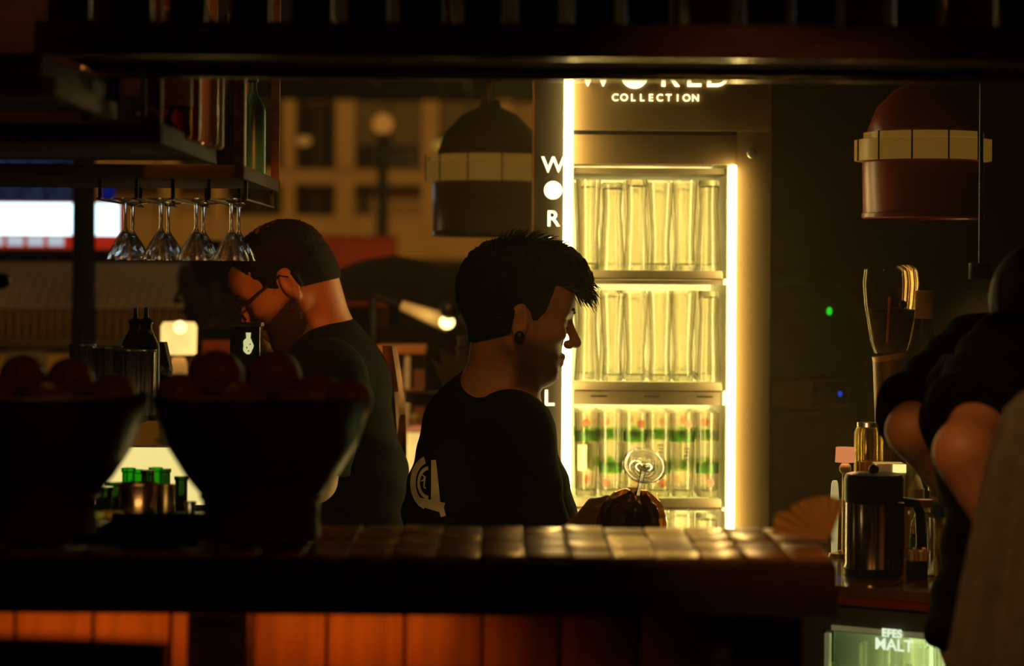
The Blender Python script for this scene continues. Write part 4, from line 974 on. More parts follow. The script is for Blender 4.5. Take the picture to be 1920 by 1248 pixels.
# rubber mat added between the fruit bowls to cover a bright reflection
xa_, xb2 = W(172, 1000, 3.2).x, W(388, 1000, 3.2).x
t = thing('cover_mat', 'added black rubber mat covering the counter between the two fruit bowls', 'bar mat', ((xa_+xb2)/2, 3.2, CT+0.0005))
MATR = mat('black_rubber', (0.010, 0.009, 0.008), 0.9, var=0.2, spec=0.05)
part(MB().box(xa_, xb2, 3.05, 3.365, CT+0.0005, CT+0.004, 0.001), 'mat_base', MATR, t)
nub = MB().cyl((0, 0, 0), (0, 0, 0.003), 0.0045, 0.0038, 8).mesh('nub', MATR)
for i in range(9):
    for j in range(16): meshobj(nub, 'nub', t, loc=(xa_+0.012+(xb2-xa_-0.024)*i/8-(xa_+xb2)/2, 3.065+0.0188*j-3.2, 0.0035))
part(MB().box(xa_, xb2, 3.352, 3.366, CT+0.004, CT+0.012, 0.001), 'mat_lip', MATR, t)

# ------------------------------------------------------------------ wine glass being polished
gt = W(1208, 872, 4.22)                      # centre of the foot
ax_ = (W(1186, 975, 4.335)-gt).normalized()    # from foot towards the bowl
wg = thing('wine_glass', 'large upside-down wine glass held up by the bartender, foot facing the camera', 'wine glass', gt+ax_*0.16)
fp = [(0, 0.0), (0.012, 0.0), (0.030, 0.0), (0.0375, 0.0), (0.0388, 0.001), (0.0375, 0.002), (0.028, 0.0024), (0.012, 0.0036), (0.0055, 0.008), (0.004, 0.020), (0.004, 0.085), (0.006, 0.092)]
bp = [(0.018, 0.097), (0.036, 0.108), (0.052, 0.128), (0.060, 0.152), (0.062, 0.175), (0.058, 0.205), (0.050, 0.235), (0.0488, 0.235), (0.0568, 0.205), (0.0606, 0.175), (0.0586, 0.152), (0.0505, 0.129), (0.0345, 0.1095), (0.016, 0.100), (0, 0.097)]
part(MB().lathe(fp+[(0, 0.093)], gt, 44, ax_), 'foot_and_stem', glass('stem_glass', (1, 1, 1), 0.35, 0.0, 1.45), wg)
part(MB().lathe([(0, 0.0935), (0.008, 0.0935)]+bp, gt, 48, ax_), 'glass_bowl', glass('bowl_glass', (0.80, 0.62, 0.42), 0.12, 0.0, 1.5), wg)
part(MB().lathe([(0.0370, -0.0012), (0.0392, 0.001), (0.0370, 0.0032), (0.0352, 0.001), (0.0370, -0.0012)], gt, 44, ax_), 'foot_rim', CLEAR, wg)
part(MB().lathe([(0.0170, -0.0006), (0.0182, 0.001), (0.0170, 0.0018), (0.0160, 0.0008), (0.0170, -0.0006)], gt, 36, ax_), 'foot_ring', CLEAR, wg)
cl = thing('polishing_cloth', 'brown polishing cloth stuffed inside the raised wine glass', 'cloth', gt+ax_*0.15)
cloth = MB(); prof = [(0, 0.110), (0.020, 0.1115), (0.036, 0.122), (0.047, 0.142), (0.053, 0.172), (0.049, 0.205), (0.046, 0.24), (0.050, 0.27), (0, 0.275)]
cloth.lathe(prof, gt, 40, ax_); rc = random.Random(9)
def ruffle(v):
    v = Vector(v); h = (v-gt).dot(ax_); rad = v-(gt+ax_*h)
    if rad.length < 0.01: return tuple(v)
    return tuple(v+rad.normalized()*(-0.003+0.003*math.sin(11*math.atan2(rad.x, rad.z)+40*h)))
cloth.v = [ruffle(v) for v in cloth.v]
part(cloth, 'cloth', mat('brown_cloth', (0.20, 0.10, 0.045), 0.8, var=0.5, scale=25), cl)

# ------------------------------------------------------------------ paper fan napkin at the counter end
pv = W(1556, 1034, 3.16); pv.z = CT+0.001
t = thing('napkin_fan', 'cream and orange pleated napkin fan standing at the right end of the counter', 'napkin', pv)
fan = MB(); vs = []; fs = []; n = 18; tips = []
for k in range(n+1):
    u = k/n; a = math.radians(172-100*u); L = 0.068-0.016*abs(u-0.35)+(0.012 if u < 0.25 else 0); zig = 0.006*(1 if k % 2 else -1)
    for q in (0.05, 1.0): vs.append(pv+Vector((math.cos(a)*L*q, zig*q+0.0, max(0.0005, math.sin(a)*L*q*0.95))))
for k in range(n): fs.append((2*k, 2*k+1, 2*k+3, 2*k+2))
m_ = len(vs); fan.add(vs, fs)
pm = mat('napkin_paper', (0.80, 0.50, 0.20), 0.7, var=0.35, scale=22); nt_ = pm.node_tree; tr_ = nt_.nodes.new('ShaderNodeBsdfTranslucent'); tr_.inputs[0].default_value = (0.85, 0.50, 0.18, 1); ms_ = nt_.nodes.new('ShaderNodeMixShader'); ms_.inputs[0].default_value = 0.55
nt_.links.new(nt_.nodes['Principled BSDF'].outputs[0], ms_.inputs[1]); nt_.links.new(tr_.outputs[0], ms_.inputs[2]); nt_.links.new(ms_.outputs[0], nt_.nodes['Material Output'].inputs[0])
part(fan, 'pleats', pm, t, smooth=False)
part(MB().cyl(pv+Vector((0, -0.004, 0.003)), pv+Vector((0, 0.006, 0.003)), 0.004), 'clip', BRASS, t)
# ------------------------------------------------------------------ pendant lamps behind the bar
RED = mat('red_enamel', (0.20, 0.018, 0.010), 0.32, var=0.1); BAND = mat('lamp_band_glass', (0.22, 0.115, 0.022), 0.35, var=0.15, scale=6, emit=(1.0, 0.48, 0.06), estr=0.10)  # light reflected by the band is put in as weak emission
def pendant(label, px, py_top, d, sc):
    c = W(px, 0, d); z = lambda py: W(px, py, d).z; s = d/F*sc
    t = thing('pendant_lamp', label, 'pendant lamp', (c.x, d, W(px, py_top, d).z-0.27*sc), 'red pendant lamps')
    z0 = W(px, py_top, d).z; R_ = 0.118*sc
    def P(r, h): return (r*sc, h*sc)
    dome = [P(0, 0), P(0.020, 0), P(0.024, -0.012), P(0.060, -0.030), P(0.095, -0.066), P(0.112, -0.110), P(0.112, -0.116), P(0.106, -0.112), P(0.09, -0.070), P(0, -0.020)]
    part(MB().lathe(dome, (c.x, d, z0), 48), 'dome', RED, t)
    part(MB().lathe([P(0.100, -0.117), P(0.120, -0.116), P(0.120, -0.128), P(0.100, -0.128)], (c.x, d, z0), 48), 'upper_ring', BAND, t)
    b_ = part(MB().lathe([P(0.132, -0.130), P(0.138, -0.131), P(0.138, -0.172), P(0.132, -0.173), P(0.130, -0.150)], (c.x, d, z0), 48), 'glass_band', BAND, t)
    for k in range(12):
        a = 2*math.pi*k/12+0.2; q = Vector((c.x+math.cos(a)*0.1385*sc, d+math.sin(a)*0.1385*sc, z0)); part(MB().box(q.x-0.0016, q.x+0.0016, q.y-0.0016, q.y+0.0016, z0-0.174*sc, z0-0.116*sc), 'rib', BLACK_METAL, b_)
    part(MB().lathe([P(0.118, -0.172), P(0.122, -0.176), P(0.120, -0.282), P(0.115, -0.288), P(0.113, -0.285), P(0.113, -0.176)], (c.x, d, z0), 48), 'shade', RED, t)
    part(MB().lathe([P(0.1205, -0.278), P(0.1225, -0.279), P(0.1225, -0.287), P(0.117, -0.290)], (c.x, d, z0), 48), 'shade_rim', RED, t)
    part(MB().cyl((c.x, d, z0-0.003), (c.x, d, z0+0.045), 0.007*sc), 'stem', mat('stem_brass', (0.5, 0.25, 0.06), 0.4, metal=0.7), t); part(MB().cyl((c.x, d, z0+0.04), (c.x, d, 2.85), 0.003), 'cord', BLACK, t)
    part(MB().ball((c.x, d, z0-0.20*sc), 0.03*sc, 14, 10), 'bulb', mat('bulb_off', (0.6, 0.5, 0.35), 0.2), t)
pendant('red pendant lamp with a pale glass band left of the cooler', 920, 190, 6.25, 1.18)
pendant('red pendant lamp with a pale glass band right of the cooler', 1733, 142, 5.0, 1.0)

# ------------------------------------------------------------------ facade across the street
FAC = mat('facade_render', (0.60, 0.42, 0.22), 0.9, var=0.15, scale=0.8); GLASSD = mat('night_window', (0.02, 0.018, 0.016), 0.15, var=0.1)
fd = 40.0
def FX(px): return W(px, 400, fd).x
def FZ(py): return W(700, py, fd).z
fa = thing('building', 'blurred pale building front with dark windows beyond the street', 'building', (FX(600), fd+2, FLOOR_Z))
zt_, zb_ = FZ(188), FLOOR_Z
part(MB().box(FX(-260), FX(1060), fd+0.5, fd+4, zb_, zt_), 'wall', mat('facade_back', (0.42, 0.29, 0.16), 0.9, var=0.2, scale=0.7), fa)
part(MB().box(FX(-260), FX(1060), fd+0.1, fd+0.5, FZ(345), FZ(318)), 'sill_band', FAC, fa)
part(MB().box(FX(-260), FX(1060), fd+0.25, fd+0.5, FZ(470), FZ(405)), 'lower_band', FAC, fa)
for px0, px1 in ((395, 420), (528, 552), (628, 664), (790, 822), (930, 960), (300, 330), (170, 200)):
    part(MB().box(FX(px0), FX(px1), fd+0.05, fd+0.5, FZ(318), zt_), 'pilaster', FAC, fa)
    part(MB().box(FX(px0), FX(px1), fd+0.05, fd+0.5, FZ(470), FZ(345)), 'pilaster', FAC, fa)
def fwin(px0, px1, py0, py1, m=GLASSD):
    w = part(MB().box(FX(px0), FX(px1), fd+0.42, fd+0.48, FZ(py1), FZ(py0)), 'window', m, fa)
    part(MB().box(FX((px0+px1)/2)-0.03, FX((px0+px1)/2)+0.03, fd+0.38, fd+0.43, FZ(py1), FZ(py0)), 'mullion', mat('dark_mullion', (0.06, 0.045, 0.03), 0.7), w)
fwin(553, 627, 190, 312); fwin(665, 790, 272, 312); fwin(665, 790, 190, 268, mat('reflection_pane', (0.16, 0.12, 0.07), 0.6, var=0.1)); fwin(823, 929, 192, 268, MATS['reflection_pane']); fwin(823, 929, 272, 312)  # paler upper panes: the glass reflection is put into the colour
fwin(553, 622, 358, 402); fwin(668, 692, 355, 394); fwin(421, 527, 190, 312); fwin(425, 525, 358, 402); fwin(331, 394, 190, 312)
# street lamp
d = 25.0; g = W(718, 232, d)
sl_ = thing('street_lamp', 'street lamp with a dim orange globe in front of the pale building', 'street lamp', (g.x, d, FLOOR_Z))
part(MB().ball(g, 0.105, 20, 14), 'globe', glow('street_globe', (1.0, 0.38, 0.05), 0.32), sl_)
part(MB().cyl((g.x, d, FLOOR_Z), (g.x, d, g.z-0.10), 0.085, 0.05, 16), 'post', mat('lamp_post', (0.07, 0.075, 0.06), 0.6), sl_)
part(MB().lathe([(0.05, -0.16), (0.09, -0.14), (0.07, -0.10), (0.05, -0.095)], g, 18), 'collar', MATS['lamp_post'], sl_)
part(MB().lathe([(0.16, 0), (0.14, 0.5), (0.09, 0.7), (0.085, 0.72)], (g.x, d, FLOOR_Z), 18), 'post_base', MATS['lamp_post'], sl_)
for (px, py, dd, lab, e) in ((570, 263, 26.0, 'small dim orange lantern standing in for a reflection at the dark window', 0.25), (826, 272, 24.0, 'pale yellow lantern beside the left pendant lamp dome', 0.30)):  # the first one builds a window's light reflection as a lantern
    g = W(px, py, dd); t = thing('lantern', lab, 'lantern', g)
    part(MB().lathe([(0, -0.06), (0.05, -0.05), (0.085, 0), (0.05, 0.04), (0, 0.05)], g, 18), 'glass', glow('lantern_%d' % px, (1.0, 0.42, 0.07) if px < 700 else (0.9, 0.55, 0.08), e), t)
    part(MB().cyl(g+Vector((0, 0, 0.045)), g+Vector((0, 0, 0.09)), 0.03), 'cap', BLACK_METAL, t); part(MB().cyl(g+Vector((0, 0, 0.09)), g+Vector((0, 0, 1.6)), 0.008, seg=8), 'chain', BLACK_METAL, t)
    part(MB().tube([g+Vector((0, 0, 1.6)), g+Vector((0, 0.5, 1.62)), (g.x, fd+0.2, g.z+1.7)], 0.02, 8), 'arm', BLACK_METAL, t)
# red awning and yellow shop wall below it
d = 20.0; a = W(592, 447, d); b = W(705, 565, d-1.0)
t = thing('awning', 'dark red shop awning behind the bent head of the bartender', 'awning', (a.x, d, FLOOR_Z))
part(MB().prism([(0, a.z), (1.0, b.z), (1.0, b.z-0.03), (0, a.z-0.03)], (b.x-a.x+0.2, 0, 0), (a.x-0.1, d+0.2, 0), (0, -1, 0), (0, 0, 1)), 'canopy', mat('red_canvas', (0.30, 0.035, 0.02), 0.9, var=0.2, scale=3), t)
part(MB().box(a.x-0.1, b.x+0.1, d+0.2, d+0.3, FLOOR_Z, a.z+0.03), 'wall', mat('red_wall', (0.22, 0.035, 0.02), 0.9, var=0.2), t)
d = 22.0; a = W(735, 420, d); b = W(905, 485, d)
t = thing('shop_front', 'yellow lit shop wall under the left pendant lamp', 'shop front', (a.x, d, FLOOR_Z))
part(MB().box(a.x, b.x, d, d+0.5, b.z, a.z), 'sign_wall', mat('yellow_wall', (0.75, 0.46, 0.13), 0.8, var=0.15, scale=2), t)
part(MB().box(a.x, b.x, d+0.2, d+0.5, FLOOR_Z, b.z), 'dark_front', GLASSD, t)
part(MB().box(a.x-0.05, b.x+0.05, d-0.1, d, b.z-0.06, b.z, 0.01), 'ledge', mat('ledge_dark', (0.1, 0.07, 0.04), 0.8), t)
lamp('street_light', 'AREA', (a.x+0.5, 17.5, 4.5), 60, (1.0, 0.55, 0.14), 1.5, 1.0, (a.x+0.3, 22.0, 2.0))

# ------------------------------------------------------------------ street cafe on the left
d = 10.0
sg = thing('light_box_sign', 'bright white and cyan illuminated sign with a red strip along its lower edge', 'sign', (W(90, 430, d).x, d, W(90, 467, d).z))
xa, xb_ = W(-150, 430, d).x, W(226, 430, d).x; zz = lambda py: W(90, py, d).z
part(MB().box(xa, xb_, d, d+0.12, zz(467), zz(378), 0.012), 'housing', mat('sign_red', (0.5, 0.03, 0.02), 0.4, emit=(1.0, 0.04, 0.02), estr=0.18), sg)
part(MB().box(xa+0.02, xb_-0.008, d-0.004, d+0.001, zz(440), zz(381)), 'white_face', glow('sign_white', (0.62, 0.92, 1.0), 3.0, var=0.25, scale=1.6), sg)
for k in range(7):
    px = 12+k*38-150; 
    if px < 125: part(MB().box(W(px, 430, d).x, W(px+30, 430, d).x, d-0.003, d+0.001, zz(461), zz(443)), 'strip_mark', glow('strip_white', (0.8, 0.9, 1.0), 0.6), sg)
part(MB().box(xa, W(140, 430, d).x, d+0.02, d+0.10, zz(378), zz(285), 0.006), 'top_panel', glow('blue_panel', (0.25, 0.42, 1.0), 0.030, var=0.95, scale=16, stretch=(6, 1, 0.8)), sg)
part(MB().box(W(186, 430, d).x, W(210, 430, d).x, d+0.02, d+0.06, zz(379), zz(312), 0.004), 'blue_tab', glow('blue_tab', (0.02, 0.06, 0.9), 0.10), sg)
part(MB().cyl((W(-100, 430, d).x, d+0.06, zz(290)), (W(-100, 430, d).x, d+0.06, 3.4), 0.02), 'bracket', BLACK_METAL, sg)
# dark beam below the sign, grey post, awning, fence, low wall
d = 9.2; t = thing('canopy_beam', 'dark horizontal beam under the bright sign', 'beam', (W(200, 478, d).x, d, W(200, 492, d).z))
part(MB().box(W(-200, 478, d).x, W(480, 478, d).x, d, d+0.12, W(200, 492, d).z, W(200, 467, d).z, 0.01), 'beam', mat('beam_grey', (0.05, 0.045, 0.04), 0.7), t)
part(MB().cyl((W(470, 478, d).x, d+0.06, FLOOR_Z), (W(470, 478, d).x, d+0.06, W(200, 468, d).z), 0.04), 'end_post', MATS['beam_grey'], t)
d = 8.0; c = W(157, 480, d)
t = thing('canopy_post', 'thick dark grey post in front of the bright sign', 'post', (c.x, d, FLOOR_Z))
part(MB().cyl((c.x, d, FLOOR_Z), (c.x, d, W(157, 300, d).z), 0.040, 0.037, 20), 'shaft', mat('post_grey', (0.085, 0.085, 0.075), 0.6, var=0.1), t)
part(MB().lathe([(0.037, 0), (0.07, 0.02), (0.07, 0.05), (0, 0.05)], (c.x, d, W(157, 300, d).z), 20), 'capital', MATS['post_grey'], t)
part(MB().lathe([(0.07, 0), (0.07, 0.08), (0.04, 0.12)], (c.x, d, FLOOR_Z), 20), 'foot', MATS['post_grey'], t)
d = 10.6; t = thing('cafe_awning', 'grey pleated cafe awning behind the post', 'awning', (W(180, 540, d).x, d, FLOOR_Z))
aw = MB(); vs = []; fs = []; n = 60
for k in range(n+1):
    px = -140+560*k/n; z1 = W(px, 492, d).z; z0 = W(px, 578, d).z; q = 0.02*(1 if k % 2 else -1)
    vs += [(W(px, 500, d).x, d+0.35, z1+0.02), (W(px, 500, d).x, d-0.05+q, z0)]
for k in range(n): fs.append((2*k, 2*k+2, 2*k+3, 2*k+1))
m_ = len(vs); aw.add(vs+[(v[0], v[1]+0.02, v[2]+0.01) for v in vs], fs+[tuple(q+m_ for q in reversed(f)) for f in fs]); part(aw, 'canvas', mat('grey_canvas', (0.48, 0.43, 0.34), 0.9, var=0.15, scale=3), t, smooth=False)
for px in (-120, 400): part(MB().cyl((W(px, 500, d).x, d+0.2, FLOOR_Z), (W(px, 500, d).x, d+0.2, W(px, 530, d).z), 0.03), 'support', MATS['beam_grey'], t)
d = 11.2; t = thing('slat_fence', 'reddish brown slat fence under the grey awning', 'fence', (W(180, 610, d).x, d, FLOOR_Z))
SLAT = mat('slat_wood', (0.40, 0.17, 0.07), 0.7, var=0.3, scale=5)
part(MB().box(W(-140, 600, d).x, W(420, 600, d).x, d+0.03, d+0.06, W(100, 584, d).z, W(100, 576, d).z), 'top_rail', SLAT, t)
sme = None
for k in range(36):
    x = W(-130+15.5*k, 610, d).x
    if sme is None: sme = MB().box(-0.013, 0.013, 0, 0.02, 0, W(100, 577, d).z-FLOOR_Z, 0.003).mesh('slat', SLAT)
    meshobj(sme, 'slat', t, loc=(x-OFF[t.name].x, 0, 0))
d = 10.2; t = thing('low_wall', 'yellow lit low cafe wall behind the steel cups', 'wall', (W(120, 690, d).x, d, FLOOR_Z))
part(MB().box(W(-140, 680, d).x, W(300, 680, d).x, d, d+0.2, FLOOR_Z, W(100, 652, d).z), 'wall_face', mat('ochre_wall', (0.72, 0.42, 0.12), 0.8, var=0.25, scale=3), t)
part(MB().box(W(-140, 680, d).x, W(306, 680, d).x, d-0.03, d+0.24, W(100, 652, d).z, W(100, 636, d).z, 0.004), 'coping', mat('coping_dark', (0.10, 0.075, 0.05), 0.7), t)
part(MB().box(W(78, 680, d).x, W(88, 680, d).x, d-0.01, d, FLOOR_Z, W(80, 652, d).z), 'pier', mat('pier_grey', (0.3, 0.25, 0.2), 0.8), t)
part(MB().box(W(12, 680, d).x, W(88, 680, d).x, d-0.012, d, FLOOR_Z, W(50, 655, d).z), 'grey_panel', mat('grey_panel', (0.28, 0.24, 0.20), 0.8, var=0.1), t)
c = W(40, 600, 9.6)
lamp('street_light', 'AREA', (W(120, 600, 9.4).x, 9.3, 1.9), 2.6, (1.0, 0.55, 0.13), 1.2, 0.2, (W(120, 600, 10.2).x, 10.25, 0.95))
# table with shaded lamp
def table(label, px, py, d, w, m=WOOD_MID):
    c = W(px, py, d); t = thing('cafe_table', label, 'table', (c.x, d, FLOOR_Z), 'cafe tables')
    part(MB().cyl((c.x, d, c.z-0.025), (c.x, d, c.z), w, seg=30), 'table_top', m, t); part(MB().cyl((c.x, d, FLOOR_Z+0.01), (c.x, d, c.z-0.025), 0.03), 'leg', BLACK_METAL, t)
    part(MB().lathe([(0, 0), (0.2, 0), (0.2, 0.012), (0.03, 0.03)], (c.x, d, FLOOR_Z), 24), 'base', BLACK_METAL, t); return c.z
d = 6.7; zt_ = table('cafe table under the glowing shaded lamp', 335, 705, d, 0.2)
c = W(335, 690, d)
t = thing('table_lamp', 'glowing table lamp with a cream drum shade beside the dark seated figure', 'lamp', (c.x, d, zt_))
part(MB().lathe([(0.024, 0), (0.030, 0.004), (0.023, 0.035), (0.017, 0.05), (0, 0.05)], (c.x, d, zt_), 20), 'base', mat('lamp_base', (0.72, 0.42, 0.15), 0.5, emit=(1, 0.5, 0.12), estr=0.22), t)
z0, z1 = W(335, 664, d).z, W(335, 612, d).z
part(MB().lathe([(0.040, z0), (0.0475, z0), (0.0490, z1), (0.042, z1+0.012), (0, z1+0.014)], (c.x, d, 0), 28), 'lamp_shade', glow('cream_shade', (1.0, 0.60, 0.18), 1.5, var=0.2, scale=9), t)
part(MB().ball((c.x+0.008, d-0.040, z1-0.002), 0.019, 14, 10), 'bulb', glow('bulb_glow', (1.0, 0.72, 0.28), 2.2), t)
part(MB().cyl((c.x, d, zt_+0.05), (c.x, d, z0), 0.006), 'lamp_stem', BRASS, t)
L = lamp('lamp_light', 'POINT', (0, 0, 0.16), 0.6, (1.0, 0.60, 0.2), 0.05); L.parent = t
# red chair back
d = 7.4; c = W(405, 652, d)
t = thing('chair', 'orange red chair back in front of the dark seated figure', 'chair', (c.x, d, FLOOR_Z))
RC = mat('red_chair', (0.55, 0.13, 0.04), 0.6, var=0.15)
part(MB().box(c.x-0.20, c.x+0.20, d-0.20, d+0.20, 0.62, 0.66, 0.01), 'seat', RC, t); part(MB().box(c.x-0.065, c.x+0.12, d+0.18, d+0.20, c.z-0.10, c.z+0.018, 0.008), 'backrest', RC, t)
for sx in (-0.17, 0.17):
    for sy in (-0.17, 0.17): part(MB().cyl((c.x+sx, d+sy, FLOOR_Z), (c.x+sx*0.9, d+sy*0.9, 0.62), 0.012, 0.014, 10), 'leg', BLACK_METAL, t)
for sx in (-0.05, 0.10): part(MB().cyl((c.x+sx, d+0.19, 0.65), (c.x+sx, d+0.19, c.z-0.09), 0.01, seg=10), 'back_post', BLACK_METAL, t)
L = lamp('cafe_fill_spot', 'SPOT', (c.x+0.3, 6.4, 2.5), 25, (1.0, 0.35, 0.08), 0.03, target=(c.x, d, c.z), spot=14)  # unseen spot added to brighten the chair back

# dark guest seated behind
def simple_person(name, label, H, prims, garments, hair, skinm, hairm, base, grid, group=None):
    t = thing(name, label, 'person', base, group)
    X, Y, Z = grid[0][:, None, None], grid[1][None, :, None], grid[2][None, None, :]
    x, y, z = H.loc(X, Y, Z); body = head_skin(x, y, z)
    neck = cap_(X, Y, Z, H.w((-0.02, 0, -0.05)), prims['neck'], 0.052, 0.058); body = smin(body, neck, 0.02)
    for (a, b, ra, rb_, k) in prims['limbs']: body = smin(body, cap_(X, Y, Z, a, b, ra, rb_), k)
    for hnd in prims.get('hands', ()): body = smin(body, hand_fld(X, Y, Z, *hnd), 0.01)
    skin_obj(body, grid, 'body', skinm, t)
    for (nm, lst, off, cuts, m) in garments:
        f = None
        for (a, b, ra, rb_, k) in lst:
            q = cap_(X, Y, Z, a, b, ra, rb_); f = q if f is None else smin(f, q, k)
        f = f-off+0.003*np.sin(Z*80+X*55+Y*40)
        for cfun in cuts: f = smax(f, cfun(X, Y, Z), 0.006)
        skin_obj(f, grid, nm, m, t)
    hf = hair(x, y, z); skin_obj(np.maximum(hf, -(body+0.01)), grid, 'hair', hairm, t)
    return t
def short_hair(x, y, z):
    h = ell(x, y, z, (-0.018, 0, 0.042), (0.106, 0.086, 0.096))-0.002*lumps(x, y, z, 200)
    face = np.minimum(np.maximum(-(x-0.046-0.2*(z-0.02)), z-0.085), np.maximum(-(x-0.012), z+0.010))
    return smax(smax(h, -face, 0.008), -(z+0.05-0.3*(x+0.05)), 0.01)
def long_hair(x, y, z):
    h = smin(ell(x, y, z, (-0.020, 0, 0.042), (0.110, 0.090, 0.098)), cap_(x, y, z, (-0.055, 0, 0.02), (-0.07, 0, -0.14), 0.072, 0.06), 0.03)-0.002*lumps(x, y, z, 160)
    face = np.maximum(-(x-0.030), z-0.085); return smax(smax(h, -face, 0.01), -(z+0.17), 0.01)
HG = Head(W(402, 540, 8.0), 1, 186, 10, 1.08)
DARKCLOTH = mat('dark_guest_clothes', (0.016, 0.013, 0.011), 0.9, var=0.2)
def ax3(c, e, st): return axis((c-e[0], c+e[1], st))
g0 = HG.c; nb = W(430, 640, 8.04)
lim = [(nb, W(440, 830, 8.05), 0.10, 0.14, 0.06), (W(425, 690, 7.88), W(445, 690, 8.24), 0.07, 0.07, 0.06), (W(425, 690, 7.86), W(400, 830, 7.84), 0.05, 0.045, 0.03), (W(400, 830, 7.84), W(330, 850, 7.86), 0.042, 0.03, 0.01),
       (W(445, 690, 8.26), W(420, 830, 8.28), 0.05, 0.045, 0.03), (W(420, 830, 8.28), W(340, 850, 8.2), 0.042, 0.03, 0.01), (W(440, 860, 8.0), W(330, 900, 7.95), 0.08, 0.06, 0.03), (W(440, 860, 8.14), W(330, 900, 8.2), 0.08, 0.06, 0.03),
       (W(330, 900, 7.95), W(335, 1075, 7.95), 0.058, 0.04, 0.02), (W(330, 900, 8.2), W(335, 1075, 8.2), 0.058, 0.04, 0.02)]
gridG = (axis((-1.35, g0.x+0.2, 0.0075), (g0.x+0.2, -0.55, 0.012)), axis((7.76, 8.4, 0.011)), axis((FLOOR_Z-0.1, 0.95, 0.02), (0.95, g0.z+0.17, 0.0075)))
simple_person('person', 'dark silhouetted seated guest just left of the bent-over bartender', HG, dict(neck=nb, limbs=lim, hands=[(W(330, 850, 7.86), (-1, 0, -0.1), (0, 0.5, 0.8), (0, -0.8, 0.5), 0.5), (W(340, 850, 8.2), (-1, 0, -0.1), (0, -0.5, 0.8), (0, 0.8, 0.5), 0.5)]),
    [('coat', lim[:3]+lim[3:6], 0.014, [lambda X, Y, Z: Z-(nb.z+0.045), lambda X, Y, Z: -(X-W(345, 850, 7.9).x)], DARKCLOTH), ('trousers', lim[6:], 0.012, [lambda X, Y, Z: -(Z-FLOOR_Z-0.05)], JEANS)],
    short_hair, mat('skin_dark', (0.16, 0.07, 0.035), 0.5, var=0.1), HAIR, (W(440, 830, 8.05).x, 8.05, FLOOR_Z), gridG)
c = W(430, 900, 8.06); t = thing('bar_stool', 'dark stool under the silhouetted seated guest', 'stool', (c.x, 8.06, FLOOR_Z))
zs_ = W(440, 860, 8.06).z-0.115
part(MB().cyl((c.x, 8.06, zs_-0.04), (c.x, 8.06, zs_), 0.17, seg=24), 'seat', BLACK, t); part(MB().cyl((c.x, 8.06, FLOOR_Z), (c.x, 8.06, zs_-0.04), 0.03), 'leg', BLACK_METAL, t); part(MB().lathe([(0, 0), (0.2, 0), (0.18, 0.02), (0.03, 0.03)], (c.x, 8.06, FLOOR_Z), 24), 'base', BLACK_METAL, t)

# ------------------------------------------------------------------ between the two bartenders
d = 7.5; a = W(726, 646, d); b = W(800, 662, d); xm = (a.x+b.x)/2
t = thing('display_case', 'narrow display case with an orange-brown top and a pale centre post', 'display case', (xm, d, FLOOR_Z))
part(MB().box(a.x-0.03, b.x, d-0.10, d+0.10, b.z, a.z, 0.004), 'top', mat('orange_top', (0.55, 0.24, 0.06), 0.5, var=0.2), t)
part(MB().box(a.x-0.02, b.x-0.005, d-0.04, d+0.09, 0.55, b.z), 'back_panel', mat('case_brown', (0.20, 0.10, 0.045), 0.6, var=0.25), t)
c = W(766, 700, d); part(MB().box(c.x-0.009, c.x+0.009, d-0.09, d-0.072, 0.5, b.z, 0.002), 'centre_post', mat('pale_post', (0.60, 0.60, 0.48), 0.5), t)
part(MB().box(a.x-0.02, b.x-0.005, d-0.092, d+0.09, W(760, 726, d).z-0.012, W(760, 726, d).z, 0.002), 'shelf', mat('shelf_red', (0.30, 0.09, 0.04), 0.6), t)
part(MB().box(a.x-0.03, b.x, d-0.10, d+0.10, FLOOR_Z, 0.55, 0.004), 'cabinet', WOOD_DARK, t)
lamp('cafe_fill_spot', 'SPOT', (xm-0.3, 5.7, 2.6), 85, (1.0, 0.45, 0.12), 0.03, target=(xm+0.08, d, a.z-0.12), spot=20)  # unseen spot added to brighten the case and the napkin
d = 7.15; c = W(781, 860, d); zt_ = table('small table under the glowing lantern between the bartenders', 781, 905, d, 0.16)
t = thing('table_lantern', 'glowing cream lantern with a round top between the two bartenders', 'lantern', (c.x, d, zt_))
z0, z1 = zt_, W(781, 806, d).z
part(MB().lathe([(0, z0), (0.030, z0), (0.028, z1), (0, z1)], (c.x, d, 0), 20), 'glass', glow('lantern_cream', (1.0, 0.62, 0.16), 1.2, var=0.2, scale=10), t)
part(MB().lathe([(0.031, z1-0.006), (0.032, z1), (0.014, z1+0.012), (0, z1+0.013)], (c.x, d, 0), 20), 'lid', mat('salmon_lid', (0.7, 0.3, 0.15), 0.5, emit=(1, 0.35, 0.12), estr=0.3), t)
part(MB().ball((c.x-0.006, d, z1+0.03), 0.019, 16, 10), 'finial', mat('finial_tan', (0.5, 0.36, 0.16), 0.5), t)
